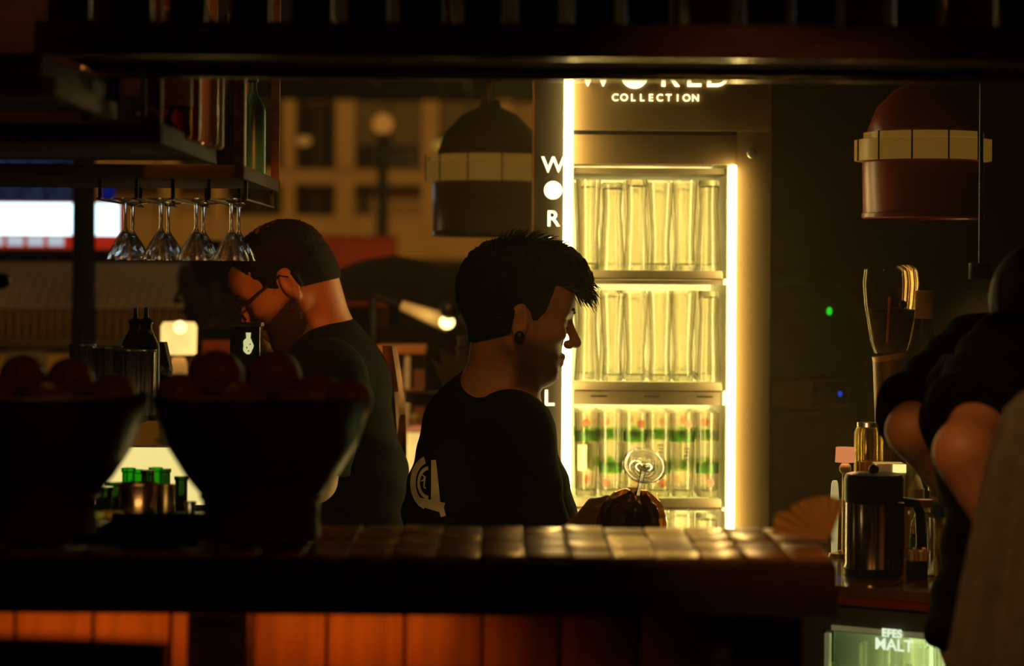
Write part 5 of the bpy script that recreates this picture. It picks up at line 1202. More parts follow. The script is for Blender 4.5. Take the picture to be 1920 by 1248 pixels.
# lit rolled awning tube with a spot lamp at its end; dark parasol above
d = 7.6; p0, p1 = W(752, 572, d), W(842, 606, d)
t = thing('rolled_blind', 'pale rolled blind lit bright at its end by a small spot lamp', 'blind', (p0+p1)/2)
part(MB().cyl(p0, p1, 0.016, 0.030, 20), 'roll', mat('pale_fabric', (0.85, 0.72, 0.42), 0.8, var=0.15), t)
part(MB().cyl(p0-(p1-p0)*0.6, p0, 0.012), 'pole', BLACK_METAL, t); ps_ = p0-(p1-p0)*0.6; part(MB().cyl((ps_.x, ps_.y, FLOOR_Z), ps_, 0.012), 'stand', BLACK_METAL, t)
sp = W(842, 580, d-0.10); t = thing('spot_lamp', 'small black spot lamp with a glaring white face', 'spot lamp', sp)
part(MB().ball(sp, 0.030, 16, 12), 'housing', BLACK, t); part(MB().tube([sp+Vector((0.02, 0, 0.0)), (sp.x+0.06, sp.y, sp.z-0.05), (sp.x+0.06, sp.y, FLOOR_Z)], 0.006, 8), 'arm', BLACK_METAL, t)
fcp = W(838, 604, d-0.09); part(MB().ball(fcp, 0.023, 16, 10, (1.0, 0.7, 0.9)), 'lens', glow('spot_face', (1.0, 0.76, 0.26), 4.0), t)
L = lamp('lamp_light', 'SPOT', fcp-sp+Vector((-0.01, -0.03, -0.005)), 0.5, (1.0, 0.7, 0.25), 0.02, spot=120); L.parent = t; L.rotation_euler = (Vector(p0)-Vector(fcp)).to_track_quat('-Z', 'Y').to_euler()
d = 9.0; c = W(790, 505, d)
t = thing('parasol', 'dark half-shaded parasol beyond the two bartenders', 'parasol', (c.x, d, FLOOR_Z))
part(MB().lathe([(0.42, -0.16), (0.30, -0.09), (0.12, -0.02), (0, 0.0), (0.0, -0.012), (0.12, -0.032), (0.30, -0.10), (0.415, -0.165), (0.42, -0.16)], (c.x-0.1, d, W(790, 478, d).z), 10), 'canopy', mat('parasol_cloth', (0.10, 0.075, 0.05), 0.9, var=0.2), t, smooth=False)
part(MB().cyl((c.x-0.1, d, FLOOR_Z), (c.x-0.1, d, W(790, 480, d).z), 0.02), 'pole', BLACK_METAL, t); part(MB().lathe([(0, 0), (0.22, 0), (0.2, 0.05), (0.03, 0.07)], (c.x-0.1, d, FLOOR_Z), 24), 'foot', BLACK_METAL, t)
for k in range(10):
    a = 2*math.pi*k/10; part(MB().tube([(c.x-0.1, d, W(790, 478, d).z-0.014), (c.x-0.1+0.30*math.cos(a), d+0.30*math.sin(a), W(790, 478, d).z-0.106)], 0.004, 6), 'rib', BLACK_METAL, t)
# pale folded napkin on a high table, dark red seat behind
d = 6.2; c = W(845, 690, d); zt_ = table('high table carrying the pale folded napkin', 850, 735, d, 0.12, mat('table_red', (0.2, 0.05, 0.02), 0.5))
t = thing('folded_napkin', 'pale folded napkin with pointed corners behind the front bartender', 'napkin', (c.x, d, zt_))
NP = mat('pale_napkin', (0.62, 0.44, 0.18), 0.8, var=0.15)
out = [(808, 672), (830, 688), (824, 655), (842, 662), (856, 672), (888, 665), (895, 690), (880, 735), (835, 735), (822, 705)]
cc = W(850, 700, d)
part(MB().prism([(W(px, py, d).x-cc.x, max(zt_+0.0005, W(px, py, d).z)-cc.z) for px, py in out], (0, 0.035, 0), cc), 'cloth', NP, t)
part(MB().prism([(W(px, py, d).x-cc.x, max(zt_+0.0005, W(px, py, d).z)-cc.z) for px, py in ((830, 700), (868, 690), (884, 734), (838, 735))], (0, -0.012, 0), cc), 'fold', NP, t)
t = bottle('slim orange bottle beside the pale folded napkin', (W(868, 650, 6.28).x, 6.28, zt_+0.0005), W(868, 630, 6.28).z-zt_, 0.018, mat('orange_tube', (0.50, 0.20, 0.05), 0.4), None, None, None, nr=0.8)
d = 8.6; c = W(830, 680, d); t = thing('booth_seat', 'dark red upholstered seat back between the bartenders', 'seat', (c.x, d, FLOOR_Z))
part(MB().box(W(700, 680, d).x, W(900, 680, d).x, d, d+0.12, 0.6, W(800, 612, d).z, 0.03), 'backrest', mat('red_upholstery', (0.24, 0.045, 0.025), 0.8, var=0.2), t); part(MB().box(W(700, 680, d).x, W(900, 680, d).x, d-0.4, d+0.12, FLOOR_Z, 0.6, 0.03), 'bench', MATS['red_upholstery'], t)
# ------------------------------------------------------------------ side counter on the right, turned towards the bar, with lit cooler
ang = math.radians(33); P0 = W(1549, 1170, 4.05); E_ = Vector((math.cos(ang), -math.sin(ang), 0)); N_ = Vector((math.sin(ang), math.cos(ang), 0))
def LC(u, v, z): q = Vector((P0.x, P0.y, 0))+E_*u+N_*v; return Vector((q.x, q.y, z))
def lbox(mb, u0, u1, v0, v1, z0, z1):
    p = [LC(u0, v0, z0), LC(u1, v0, z0), LC(u1, v1, z0), LC(u0, v1, z0), LC(u0, v0, z1), LC(u1, v0, z1), LC(u1, v1, z1), LC(u0, v1, z1)]
    return mb.add(p, [(0,3,2,1),(4,5,6,7),(0,1,5,4),(1,2,6,5),(2,3,7,6),(3,0,4,7)])
ZC = W(1560, 1094, 4.05).z; zd = W(1560, 1172, 4.05).z
sc_ = thing('side_counter', 'low side counter with a red-brown edge and dark front right of the bar', 'counter', LC(0.1, 0.4, FLOOR_Z))
part(lbox(MB(), -0.42, 0.85, -0.012, 0.95, ZC-0.016, ZC), 'worktop', mat('glossy_top', (0.13, 0.06, 0.03), 0.22, var=0.3, scale=12, coat=0.5), sc_, smooth=False)
part(lbox(MB(), -0.42, 0.85, -0.010, 0.0, ZC-0.030, ZC-0.016), 'edge_strip', mat('red_edge', (0.20, 0.03, 0.015), 0.35, var=0.15), sc_, smooth=False)
part(lbox(MB(), -0.42, 0.85, 0.0, 0.95, ZC-0.075, ZC-0.016), 'apron', mat('dark_teal_front', (0.05, 0.055, 0.045), 0.6, var=0.2), sc_, smooth=False)
cab = lbox(MB(), -0.42, -0.006, 0.0, 0.95, FLOOR_Z, ZC-0.075); lbox(cab, 0.47, 0.85, 0.0, 0.95, FLOOR_Z, ZC-0.075); lbox(cab, -0.006, 0.47, 0.33, 0.95, FLOOR_Z, ZC-0.075)
part(cab, 'cabinet', MATS['dark_teal_front'], sc_, smooth=False)
uc = thing('display_cooler', 'greenish lit under-counter display cooler lettered EFES MALT full of glasses', 'cooler', LC(0.23, 0.15, FLOOR_Z))
part(lbox(MB(), -0.004, 0.468, 0.006, 0.325, zd-0.0, ZC-0.077), 'top_panel', BLACK, uc, smooth=False)
part(lbox(MB(), 0.012, 0.455, 0.30, 0.31, 0.25, zd-0.005), 'light_panel', glow('green_white_panel', (0.62, 0.72, 0.33), 1.7, var=0.2, scale=6), uc, smooth=False)
shl = lbox(MB(), -0.004, 0.008, 0.006, 0.325, FLOOR_Z, zd); lbox(shl, 0.458, 0.468, 0.006, 0.325, FLOOR_Z, zd); lbox(shl, 0.008, 0.458, 0.006, 0.325, FLOOR_Z, 0.25); lbox(shl, 0.008, 0.458, 0.31, 0.325, 0.25, zd)
part(shl, 'body', mat('pale_cabinet', (0.55, 0.60, 0.42), 0.5, var=0.05), uc, smooth=False)
dg = part(lbox(MB(), 0.0, 0.462, -0.002, 0.002, 0.22, zd-0.004), 'door_glass', pane('cooler_pane', (0.93, 1, 0.9), 0.04), uc, smooth=False)
fm = lbox(MB(), 0.012, 0.462, -0.006, 0.004, zd-0.006, zd+0.002); lbox(fm, 0.0, 0.008, -0.006, 0.004, 0.22, zd-0.012)
part(fm, 'door_frame', mat('frame_pale', (0.65, 0.68, 0.5), 0.35, metal=0.4, emit=(0.62, 0.72, 0.35), estr=0.10), uc, smooth=False)
part(lbox(MB(), 0.012, 0.015, -0.004, 0.004, zd-0.058, zd-0.006), 'seal', BLACK, uc, smooth=False)
zsf = zd-0.215; part(lbox(MB(), 0.01, 0.456, 0.02, 0.295, zsf-0.012, zsf), 'shelf', mat('wire_shelf', (0.5, 0.52, 0.42), 0.4, metal=0.4), uc, smooth=False)
WTXT = glow('lit_white_text', (0.85, 1.0, 0.70), 0.95)
for txt, size, px, py in (('EFES', 0.0185, 1672, 1194), ('MALT', 0.0265, 1676, 1219)):
    me = letters(txt, size, 0.0015, 1.0, 0.0004); me.name = 'letters'; me.materials.clear(); me.materials.append(WTXT)
    q = W(px, py, 4.0); dl = (q-Vector((P0.x, P0.y, 0))); u = 0.5*(((px-960)/F*1)*0) ; 
    # intersect the pixel ray with the door plane
    r_ = (q-cam.location); n0 = N_; tt = ((Vector((P0.x, P0.y, 0))-n0*0.009-Vector((cam.location.x, cam.location.y, 0))).dot(n0))/Vector((r_.x, r_.y, 0)).dot(n0)
    hit = cam.location+r_*tt
    o = meshobj(me, 'letters', dg); o.location = hit-OFF[uc.name]; o.rotation_euler = (0, 0, -ang)
vt = letters('MALT', 0.021, 0.0006, 1.05, 0.0003); vt.transform(Matrix.Rotation(math.pi/2, 4, 'Y')); vt.materials.clear(); vt.materials.append(mat('frosted_print', (0.85, 0.9, 0.7), 0.6, var=0.05, emit=(0.62, 0.72, 0.35), estr=0.12))
for i in range(6):
    for j in range(2):
        q = LC(0.055+0.068*i+0.02*j, 0.07+0.10*j, zsf+0.0005)
        t = thing('malt_glass', 'tall printed beer glass in the under-counter cooler, %s from the left in the %s row' % (ORD[i], 'front' if j == 0 else 'rear'), 'glass', q, 'glasses in the under-counter cooler')
        meshobj(gC, 'glass_body', t); o = meshobj(vt, 'printed_lettering', t, loc=-N_*0.0275+Vector((0, 0, 0.115+0.02*((i+j) % 3-1)))); o.rotation_euler = (0, 0, -ang)

# coffee press with black lid and handle
c = W(1637, 1080, 4.18); c.z = ZC+0.0005; k = 4.18/F; zt_ = W(1637, 886, 4.18).z-c.z
t = thing('coffee_press', 'tall steel coffee press with a thick black lid and handle', 'coffee press', c)
r = 53*k; zl_ = zt_-0.046
part(MB().lathe([(0, 0), (r*1.0, 0), (r*1.02, 0.004), (r*1.02, 0.014), (r*0.985, 0.017), (r*0.985, zl_), (0, zl_)], c, 40), 'body', mat('polished_steel', (0.50, 0.42, 0.32), 0.16, metal=1.0, var=0.08), t)
part(MB().lathe([(r*0.99, zl_-0.004), (r*1.04, zl_), (r*1.04, zt_-0.010), (r*0.98, zt_-0.002), (r*0.8, zt_), (0, zt_)], c, 40), 'lid', BLACK, t)
part(MB().lathe([(r*1.03, 0.0), (r*1.05, 0.001), (r*1.05, 0.012), (r*1.03, 0.013)], c, 40), 'base_ring', BLACK, t)
hp = [c+Vector((r*0.98, -0.006, zl_-0.002)), c+Vector((r*1.45, -0.010, zl_-0.004)), c+Vector((r*1.60, -0.010, zl_-0.020)), c+Vector((r*1.66, -0.010, zl_-0.070)), c+Vector((r*1.58, -0.010, zl_-0.100)), c+Vector((r*1.45, -0.010, 0.022))]
part(MB().tube(hp, 0.0085, 10), 'handle', BLACK, t); part(MB().box(c.x+r*0.55, c.x+r*0.95, c.y-r*0.98, c.y-r*0.6, c.z+0.014, c.z+zl_, 0.003), 'handle_strap', BLACK, t)
part(MB().ball(c+Vector((0, 0, zt_+0.006)), 0.009, 14, 10), 'plunger_knob', BLACK, t)
# little lamp with salmon shade
d = 4.45; c = W(1584, 1000, d); c.z = ZC+0.0005
t = thing('small_lamp', 'small lamp with a salmon shade and cream stem behind the coffee press', 'lamp', c)
zA_, zB_ = W(1584, 866, d).z, W(1584, 838, d).z; hw = 19*d/F
part(MB().lathe([(hw*0.93, zA_), (hw, zA_), (hw*0.95, zB_), (hw*0.88, zB_)], (c.x, d, 0), 24), 'lamp_shade', glow('salmon_shade', (1.0, 0.33, 0.11), 0.62), t)
x_ = W(1572, 880, d).x
part(MB().ball((c.x, d, W(1578, 878, d).z), 0.011, 14, 10), 'knob', mat('cream_knob', (0.8, 0.6, 0.3), 0.4), t)
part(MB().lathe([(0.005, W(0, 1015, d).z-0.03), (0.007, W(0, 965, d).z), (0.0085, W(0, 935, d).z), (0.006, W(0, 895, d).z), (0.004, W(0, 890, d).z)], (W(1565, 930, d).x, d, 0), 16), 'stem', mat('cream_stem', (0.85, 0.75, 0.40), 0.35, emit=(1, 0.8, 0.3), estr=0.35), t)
part(MB().lathe([(0, 0), (0.030, 0), (0.028, 0.006), (0.006, 0.012), (0.005, zA_-c.z)], c, 20), 'base', BRASS, t)
L = lamp('lamp_light', 'POINT', (0, 0, zB_-c.z+0.02), 0.10, (1.0, 0.5, 0.2), 0.012); L.parent = t
# bottles and jars along the side counter
BR = mat('brown_jar_fill', (0.28, 0.12, 0.03), 0.3, var=0.4, scale=30)
def on_top(px, d): q = W(px, 1000, d); return (q.x, d, ZC+0.0005)
def hgt(px, py, d): return W(px, py, d).z-ZC
grp = 'bottles and jars on the side counter'
q = on_top(1628, 4.55)
t = thing('glass_jar', 'tall square glass jar of brown grounds above the coffee press lid', 'jar', q, grp); h = hgt(1628, 800, 4.55)
part(MB().lathe([(0, 0), (0.026, 0), (0.027, 0.004), (0.027, h*0.96), (0.022, h), (0.020, h), (0.0245, h*0.95), (0.0245, 0.006), (0, 0.006)], q, 20), 'jar', glass('jar_glass', (0.95, 0.85, 0.6), 0.4), t); part(MB().cyl((q[0], q[1], q[2]+0.008), (q[0], q[1], q[2]+h*0.72), 0.0235), 'grounds', BR, t); part(MB().cyl((q[0], q[1], q[2]+h), (q[0], q[1], q[2]+h+0.008), 0.022), 'lid', STEEL, t)
q = on_top(1668, 4.5); h = hgt(1668, 868, 4.5)
t = thing('carton', 'pale carton with an added glowing bright spot behind the coffee press lid', 'carton', q, grp)
part(MB().box(q[0]-0.029, q[0]+0.026, 4.48, 4.53, q[2], q[2]+h, 0.002), 'box', LAB_CREAM, t)
part(MB().box(q[0]+0.002, q[0]+0.026, 4.478, 4.48, q[2]+h-0.016, q[2]+h-0.001), 'bright_spot', glow('bright_spot_glow', (1.0, 0.85, 0.25), 1.1), t)  # bright spot on the carton, put in as emission
bottle('cream bottle with a white label and salmon cap right of the coffee press', on_top(1710, 4.5), hgt(1710, 850, 4.5), 0.021, mat('cream_bottle', (0.75, 0.60, 0.30), 0.3, var=0.2), LAB_CREAM, mat('salmon_cap', (0.8, 0.35, 0.15), 0.5), grp, nr=0.45, lz=(0.3, 0.65))
bottle('clear bottle with a teal label beside the leaning arm', on_top(1752, 4.35), hgt(1752, 905, 4.35), 0.023, glass('pale_yellow_glass', (1, 0.92, 0.6), 0.35), LAB_TEAL, GOLD, grp, nr=0.4, lz=(0.45, 0.72))
bottle('squat clear bottle with a green label behind the press handle', on_top(1732, 4.30), hgt(1732, 938, 4.30), 0.024, MATS['pale_yellow_glass'], LAB_GREEN, LAB_ORANGE, grp, nr=0.5, lz=(0.28, 0.46))
bottle('brown glass bottle at the person side of the side counter', on_top(1783, 4.22), hgt(1783, 958, 4.22), 0.020, AMBER, None, BLACK, grp, nr=0.4)
bottle('small clear bottle beside the brown glass bottle on the side counter', on_top(1795, 4.12), hgt(1795, 985, 4.12), 0.018, CLEAR, None, GOLD, grp, nr=0.4)
bottle('small clear bottle with an orange label seen under the press handle', on_top(1697, 4.35), hgt(1697, 945, 4.35), 0.018, MATS['pale_yellow_glass'], LAB_ORANGE, GOLD, grp, nr=0.45, lz=(0.1, 0.28))
q = on_top(1758, 4.14); t = thing('glass_mug', 'small clear glass mug with a handle in front of the teal-labelled bottle', 'mug', q, grp); h = hgt(1758, 972, 4.14)
part(MB().lathe([(0, 0), (0.015, 0), (0.017, 0.003), (0.018, h), (0.0165, h), (0.0155, 0.006), (0, 0.006)], q, 22), 'mug_body', CLEAR, t); part(MB().tube([Vector(q)+Vector((0.016, 0, h*0.8)), Vector(q)+Vector((0.030, 0, h*0.75)), Vector(q)+Vector((0.030, 0, h*0.3)), Vector(q)+Vector((0.016, 0, h*0.2))], 0.003, 8), 'handle', CLEAR, t)
q = on_top(1722, 4.13); t = thing('sugar_box', 'small black caddy of orange packets between the press and the mug', 'caddy', q, grp)
part(MB().box(q[0]-0.018, q[0]+0.014, 4.115, 4.145, q[2], q[2]+0.030, 0.002), 'caddy', BLACK, t)
for i in range(4): part(MB().box(q[0]-0.015+0.0075*i, q[0]-0.009+0.0075*i, 4.118, 4.142, q[2]+0.028, q[2]+0.046+0.004*(i % 2), 0.001), 'packet', LAB_ORANGE if i % 2 else LAB_CREAM, t)
# back-bar down-light over these bottles
q = W(1750, 800, 4.42)
t = thing('counter_light', 'small down-light over the bottles on the side counter', 'lamp', (q.x+0.12, 4.62, ZC+0.50))
part(MB().cyl((q.x+0.12, 4.62, ZC+0.50), (q.x+0.12, 4.62, ZC+0.53), 0.022), 'housing', BLACK_METAL, t); part(MB().cyl((q.x+0.12, 4.62, ZC+0.53), (q.x+0.12, 4.62, 2.85), 0.004, seg=8), 'cord', BLACK, t)
L = lamp('lamp_light', 'SPOT', (0, 0, -0.01), 4.0, (1.0, 0.66, 0.22), 0.02, target=(-0.10, -0.30, -0.5), spot=95); L.parent = t

# coffee grinder
d = 4.76; q = on_top(1667, d); k = d/F
t = thing('coffee_grinder', 'coffee grinder with a rounded glass hopper and brown tapered body', 'coffee grinder', q)
def zz(py): return W(1667, py, d).z-q[2]
part(MB().lathe([(30*k, zz(662)), (38*k, zz(640)), (50*k, zz(570)), (53*k, zz(530)), (50*k, zz(505)), (40*k, zz(496)), (0, zz(494)), (0, zz(498)), (39*k, zz(500)), (48*k, zz(508)), (51*k, zz(530)), (48*k, zz(570)), (36*k, zz(638)), (28*k, zz(662))], q, 32), 'hopper', glass('hopper_glass', (0.85, 0.75, 0.6), 0.4), t)
part(MB().lathe([(0, zz(660)), (29*k, zz(660)), (36*k, zz(636)), (45*k, zz(585)), (44*k, zz(580)), (0, zz(572))], q, 28), 'beans', mat('beans', (0.10, 0.045, 0.02), 0.4, var=0.5, scale=90, bump=0.6), t)
ca_ = Vector((q[0], q[1], q[2]+zz(668)))
part(MB().lathe([(30*k, -0.006), (34*k, -0.005), (34*k, 0.005), (30*k, 0.006)], ca_, 28, (-0.20, 0, 1)), 'collar', mat('orange_collar', (0.62, 0.28, 0.06), 0.35, var=0.15), t)
part(MB().lathe([(0, zz(1005)), (27*k, zz(1000)), (26*k, zz(830)), (33*k, zz(672)), (0, zz(670))], q, 28), 'body', mat('brown_metal', (0.20, 0.09, 0.04), 0.35, metal=0.3, var=0.2), t)
part(MB().lathe([(0, 0), (0.045, 0), (0.045, 0.02), (0.026, 0.03)], q, 24), 'foot', BLACK, t)
part(MB().ball((q[0]+0.016, d-0.047, W(1680, 570, d).z), 0.008, 12, 8), 'knob', BLACK, t); part(MB().tube([(q[0]-0.010, d-0.052, W(0, 545, d).z), (q[0]-0.012, d-0.040, W(0, 630, d).z)], 0.0025, 6), 'red_reflection', LAB_RED, t)  # red reflection line on the hopper, made as a coloured tube
bottle('tall black bottle with a tan cap beside the grinder hopper', on_top(1731, 4.70), hgt(1731, 551, 4.70), 0.028, DARKGLASS, LAB_BLACK, mat('tan_cap', (0.5, 0.3, 0.12), 0.5), grp, nr=0.5, sh=0.70)
q = on_top(1815, 4.78); h = hgt(1815, 592, 4.78)
t = thing('sugar_jar', 'dim rounded glass jar with a tiny green light beside the standing person', 'jar', q, grp)
part(MB().lathe([(0, 0), (0.030, 0), (0.034, 0.01), (0.036, h*0.78), (0.030, h*0.86), (0.024, h*0.88), (0.022, h*0.86), (0.033, h*0.76), (0.031, 0.012), (0, 0.01)], q, 26), 'jar', glass('dim_jar', (0.7, 0.6, 0.5), 0.4), t); part(MB().lathe([(0, h*0.88), (0.027, h*0.88), (0.028, h*0.97), (0.02, h), (0, h)], q, 24), 'lid', BLACK_METAL, t)
part(MB().box(q[0]-0.012, q[0]+0.014, q[1]-0.0375, q[1]-0.0355, W(0, 630, 4.74).z, W(0, 622, 4.74).z), 'pale_label', LAB_CREAM, t); part(MB().ball((W(1785, 627, 4.74).x, q[1]-0.034, W(1785, 627, 4.74).z), 0.0035, 10, 8, (0.7, 0.5, 1.6)), 'green_light', glow('green_dot', (0.08, 0.8, 0.05), 0.5), t)

# ------------------------------------------------------------------ rounded dark green machine right of the cooler
d = 6.0; k = d/F; c = W(1490, 665, d)
t = thing('ice_machine', 'rounded dark green machine with a glossy green rim and control strip right of the cooler', 'machine', (c.x, d+0.2, FLOOR_Z))
def arch(r, z0): return [(-r, z0)]+[(r*math.cos(math.pi-math.pi*i/32), r*math.sin(math.pi-math.pi*i/32)*1.03) for i in range(33)]+[(r, z0)]
part(MB().prism(arch(150*k, FLOOR_Z-c.z), (0, 0.40, 0), c), 'body', mat('machine_green', (0.05, 0.06, 0.03), 0.35, var=0.2), t)
outer, inner = arch(152*k, -0.35), arch(128*k, -0.35); rim = MB()
vs = [c+Vector((u, -0.02, v)) for u, v in outer]+[c+Vector((u, -0.028, v)) for u, v in inner]+[c+Vector((u, 0.02, v)) for u, v in outer]; n = len(outer)
rim.add(vs, [(i, i+1, n+i+1, n+i) for i in range(n-1)]+[(i+1, i, 2*n+i, 2*n+i+1) for i in range(n-1)]); part(rim, 'rim', mat('glossy_green', (0.10, 0.20, 0.03), 0.15, var=0.35, scale=14), t)
f0 = d-0.03
def mbx(px0, px1, py0, py1, m, nm, dy=0.012):
    a, b = W(px0, py1, f0), W(px1, py0, f0); return part(MB().box(a.x, b.x, f0-dy, f0+0.03, a.z, b.z, 0.002), nm, m, t)
mbx(1440, 1592, 708, 764, mat('strip_frame', (0.30, 0.14, 0.05), 0.4), 'control_strip', 0.008); mbx(1446, 1524, 714, 757, mat('tan_plate', (0.55, 0.34, 0.10), 0.45, var=0.1), 'tan_plate'); mbx(1530, 1586, 716, 757, mat('display_dark', (0.04, 0.03, 0.02), 0.2), 'display')
g = W(1555, 583, d-0.03); part(MB().ball(g, 0.0085, 14, 10, (0.8, 0.5, 1.15)), 'green_light', glow('green_led', (0.01, 0.85, 0.02), 0.75), t); g = W(1575, 738, f0-0.013); part(MB().ball(g, 0.006, 12, 8, (0.8, 0.4, 1.1)), 'blue_light', glow('blue_led', (0.02, 0.10, 0.9), 0.5), t)
mbx(1438, 1546, 775, 1010, mat('machine_door', (0.10, 0.06, 0.03), 0.4, var=0.2), 'door', 0.004)

# ------------------------------------------------------------------ person on the right, seen from behind, elbows back
HR = Head(W(2030, 632, 3.60), -1, 25, 28)
TD = 3.68
nb = W(1928, 705, TD); sN, eN, wN = W(1893, 682, 3.57), W(1812, 848, 3.36), W(1890, 1010, 3.36); sF, eF, wF = W(1842, 672, 3.91), W(1712, 806, 3.76), W(1840, 975, 3.86)
lim = [(nb, W(1895, 780, TD), 0.075, 0.105, 0.05), (W(1895, 780, TD), W(1922, 950, TD), 0.105, 0.088, 0.05), (W(1922, 950, TD), W(1898, 1180, TD), 0.088, 0.112, 0.05), (sN, sF, 0.052, 0.052, 0.05),
       (sN, eN, 0.047, 0.040, 0.02), (sF, eF, 0.047, 0.040, 0.02), (eN, wN, 0.046, 0.030, 0.012), (eF, wF, 0.041, 0.027, 0.012),
       (W(1905, 1240, TD-0.08), W(1880, 1700, TD-0.08), 0.085, 0.06, 0.05), (W(1905, 1240, TD+0.08), W(1880, 1700, TD+0.08), 0.085, 0.06, 0.05), (W(1880, 1700, TD-0.08), (W(1870, 1700, TD).x, TD-0.08, FLOOR_Z+0.07), 0.058, 0.04, 0.02), (W(1880, 1700, TD+0.08), (W(1870, 1700, TD).x, TD+0.08, FLOOR_Z+0.07), 0.058, 0.04, 0.02),
       ((W(1870, 1700, TD).x, TD-0.08, FLOOR_Z+0.04), (W(1870, 1700, TD).x+0.16, TD-0.06, FLOOR_Z+0.035), 0.035, 0.03, 0.02), ((W(1870, 1700, TD).x, TD+0.08, FLOOR_Z+0.04), (W(1870, 1700, TD).x+0.16, TD+0.10, FLOOR_Z+0.035), 0.035, 0.03, 0.02)]
gridR = (axis((0.52, 0.98, 0.007)), axis((3.22, 4.06, 0.0085)), axis((FLOOR_Z-0.02, 0.78, 0.022), (0.78, HR.c.z+0.17, 0.007)))
def sleeve(a, b, Lc): 
    u = (b-a).normalized(); return lambda X, Y, Z: ((X-a.x)*u.x+(Y-a.y)*u.y+(Z-a.z)*u.z)-Lc
hemz = W(1780, 1212, TD).z
tR = simple_person('person', 'person in a loose black T-shirt with bent elbows standing at the right, back turned', HR, dict(neck=nb, limbs=lim, hands=[(wN, (1, 0.1, 0.2), (0, 0.3, 0.9), (0, -0.9, 0.3), 0.5), (wF, (1, -0.1, 0.2), (0, -0.3, 0.9), (0, 0.9, 0.3), 0.5)]),
    [('tshirt', lim[:4]+[(sN, sN+(eN-sN)*0.5, 0.055, 0.06, 0.03), (sF, sF+(eF-sF)*0.5, 0.055, 0.06, 0.03)], 0.016, [lambda X, Y, Z: Z-(nb.z+0.030), lambda X, Y, Z: -(Z-hemz)], SHIRT),
     ('sleeve', [(sN, eN, 0.062, 0.072, 0.02)], 0.014, [sleeve(sN, eN, (eN-sN).length*0.74)], SHIRT), ('sleeve', [(sF, eF, 0.062, 0.068, 0.02)], 0.014, [sleeve(sF, eF, (eF-sF).length*0.93)], SHIRT),
     ('trousers', lim[8:12], 0.014, [lambda X, Y, Z: -(Z-FLOOR_Z-0.06)], mat('tan_trousers', (0.20, 0.11, 0.055), 0.85, var=0.15))],
    short_hair, SKIN_B, mat('red_hair', (0.075, 0.016, 0.012), 0.6, var=0.3, scale=60, bump=0.3), (W(1890, 1180, TD).x, TD, FLOOR_Z), gridR)

# ------------------------------------------------------------------ guest in a grey ribbed wrap, cut by the right picture edge
d = 3.1; cxw = (2060-960)/F*d
HW = Head(((2300-960)/F*d, d-0.08, W(2060, 590, d).z), -1, 100, 5)
nb = Vector((cxw+0.03, d, W(2060, 745, d).z)); lim = [(nb, (cxw, d, 1.05), 0.055, 0.09, 0.05), ((cxw, d, 1.05), (cxw, d, 0.72), 0.09, 0.10, 0.05), ((cxw-0.03, d, nb.z-0.07), (cxw+0.10, d, nb.z-0.07), 0.045, 0.045, 0.05),
    ((cxw-0.03, d, nb.z-0.07), (cxw-0.05, d+0.01, 0.98), 0.045, 0.04, 0.02), ((cxw-0.05, d+0.01, 0.98), (cxw-0.0, d+0.06, 0.90), 0.038, 0.027, 0.01), ((cxw+0.10, d, nb.z-0.07), (cxw+0.07, d+0.01, 0.98), 0.045, 0.04, 0.02), ((cxw+0.07, d+0.01, 0.98), (cxw+0.03, d+0.06, 0.90), 0.038, 0.027, 0.01),
    ((cxw-0.07, d, 0.72), (cxw-0.07, d, FLOOR_Z+0.06), 0.085, 0.04, 0.04), ((cxw+0.08, d, 0.72), (cxw+0.08, d, FLOOR_Z+0.06), 0.085, 0.04, 0.04), ((cxw-0.07, d, FLOOR_Z+0.04), (cxw-0.08, d+0.15, FLOOR_Z+0.035), 0.035, 0.03, 0.02), ((cxw+0.08, d, FLOOR_Z+0.04), (cxw+0.08, d+0.15, FLOOR_Z+0.035), 0.035, 0.03, 0.02)]
gridW = (axis((cxw-0.2, cxw+0.24, 0.0085)), axis((d-0.16, d+0.30, 0.0095)), axis((FLOOR_Z-0.02, 0.85, 0.022), (0.85, HW.c.z+0.17, 0.0085)))
tW = simple_person('person', 'guest in a long grey ribbed wrap cut off by the right picture edge', HW, dict(neck=nb, limbs=lim), [('trousers', lim[7:9], 0.014, [lambda X, Y, Z: -(Z-FLOOR_Z-0.06)], JEANS)], long_hair, SKIN, HAIR, (cxw, d, FLOOR_Z), gridW)
wr = MB(); vs = []; fs = []; prof = [(700, 40), (712, 85), (730, 140), (760, 167), (800, 180), (850, 192), (950, 208), (1100, 232), (1248, 252), (1420, 275), (1600, 290)]; n = 220
for (py, R_) in prof:
    for i in range(n):
        a = 2*math.pi*i/n; rr = R_*d/F; amp = min(0.015, 0.09*rr)*(0.35+0.65*min(1, (py-690)/200))
        rr = rr+amp*(math.sin(13*a+0.002*(py-700))+0.4*math.sin(22*a+1.0)) if py > 715 else rr
        vs.append((cxw+math.cos(a)*rr, d+math.sin(a)*rr*0.82, CZ+(520-py)*d/F))
m_ = len(prof)
for j in range(m_-1):
    for i in range(n): fs.append((j*n+i, j*n+(i+1) % n, (j+1)*n+(i+1) % n, (j+1)*n+i))
vs2 = [(cxw+(v[0]-cxw)*0.97, d+(v[1]-d)*0.97, v[2]-0.002) for v in vs]; q = len(vs)
fs2 = [tuple(reversed([x+q for x in f])) for f in fs]; fs3 = [((m_-1)*n+i, (m_-1)*n+(i+1) % n, q+(m_-1)*n+(i+1) % n, q+(m_-1)*n+i) for i in range(n)]
wr.add(vs+vs2, fs+fs2+fs3); part(wr, 'ribbed_wrap', mat('grey_rib_knit', (0.115, 0.105, 0.09), 0.9, var=0.2, scale=40), tW)

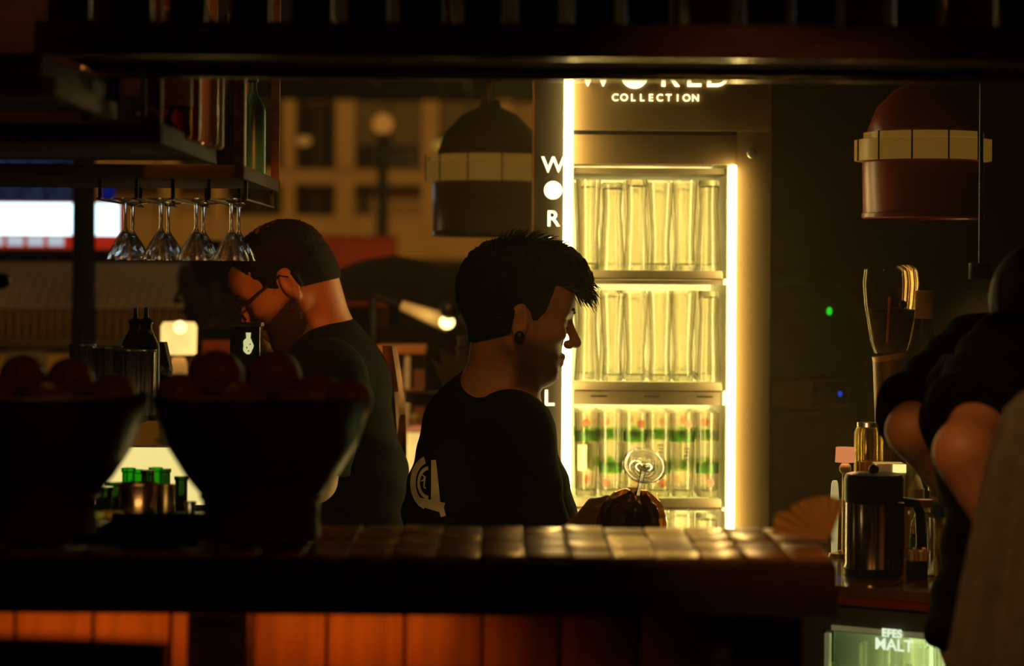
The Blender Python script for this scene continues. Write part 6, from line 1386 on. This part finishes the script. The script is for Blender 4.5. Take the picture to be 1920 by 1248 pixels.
# ------------------------------------------------------------------ bar chair in front, out of focus
d = 2.25; c = Vector((W(-40, 1190, d).x, d, 0)); zt_ = W(100, 1184, d).z
t = thing('bar_chair', 'dark curved bar chair back in the lower left foreground', 'chair', c)
bk = MB(); vs = []; fs = []; n = 20
for i in range(n+1):
    u = -1+2*i/n; x = c.x+0.17*u; y = d-0.05*(1-u*u); ztop = zt_-0.012*u*u
    for (yo, z_) in ((0, zt_-0.16), (0, ztop), (0.028, ztop), (0.028, zt_-0.16)): vs.append((x, y+yo, z_))
for i in range(n):
    for k_ in range(4): fs.append((4*i+k_, 4*i+(k_+1) % 4, 4*i+4+(k_+1) % 4, 4*i+4+k_))
fs += [(0, 1, 2, 3), (4*n+3, 4*n+2, 4*n+1, 4*n)]
bk.add(vs, fs); part(bk, 'backrest', mat('dark_leather', (0.025, 0.018, 0.013), 0.45, var=0.2), t)
part(MB().box(c.x-0.18, c.x+0.18, d+0.0, d+0.34, 0.72, 0.78, 0.02), 'seat', MATS['dark_leather'], t)
for sx in (-0.155, 0.155):
    part(MB().cyl((c.x+sx, d+0.02, 0.76), (c.x+sx, d+0.008, zt_-0.14), 0.011, seg=10), 'back_post', BLACK_METAL, t)
    for yy in (0.02, 0.32): part(MB().cyl((c.x+sx*1.1, d+yy, 0), (c.x+sx, d+yy, 0.73), 0.012, seg=10), 'leg', BLACK_METAL, t)
part(MB().tube([(c.x-0.165, d+0.02, 0.28), (c.x+0.165, d+0.02, 0.28), (c.x+0.165, d+0.32, 0.28), (c.x-0.165, d+0.32, 0.28), (c.x-0.165, d+0.02, 0.28)], 0.008, 8), 'foot_rail', BLACK_METAL, t)

# ------------------------------------------------------------------ thin haze volume added to imitate lens bloom around the light tubes
hz = bpy.data.materials.new('bloom_haze'); hz.use_nodes = True; nt = hz.node_tree
for n_ in list(nt.nodes): nt.nodes.remove(n_)
out = nt.nodes.new('ShaderNodeOutputMaterial'); vsn = nt.nodes.new('ShaderNodeVolumeScatter'); vsn.inputs['Color'].default_value = (1, 0.78, 0.42, 1); vsn.inputs['Density'].default_value = 0.028; vsn.inputs['Anisotropy'].default_value = 0.72
nt.links.new(vsn.outputs[0], out.inputs['Volume'])
tag(solo(MB().box(-1.6, 2.9, 3.45, 5.265, 0.3, 2.6), 'haze', hz, 'thin warm haze volume added for the bloom around the cooler lights', 'haze', (0, 4.3, 0.3)), kind='stuff')
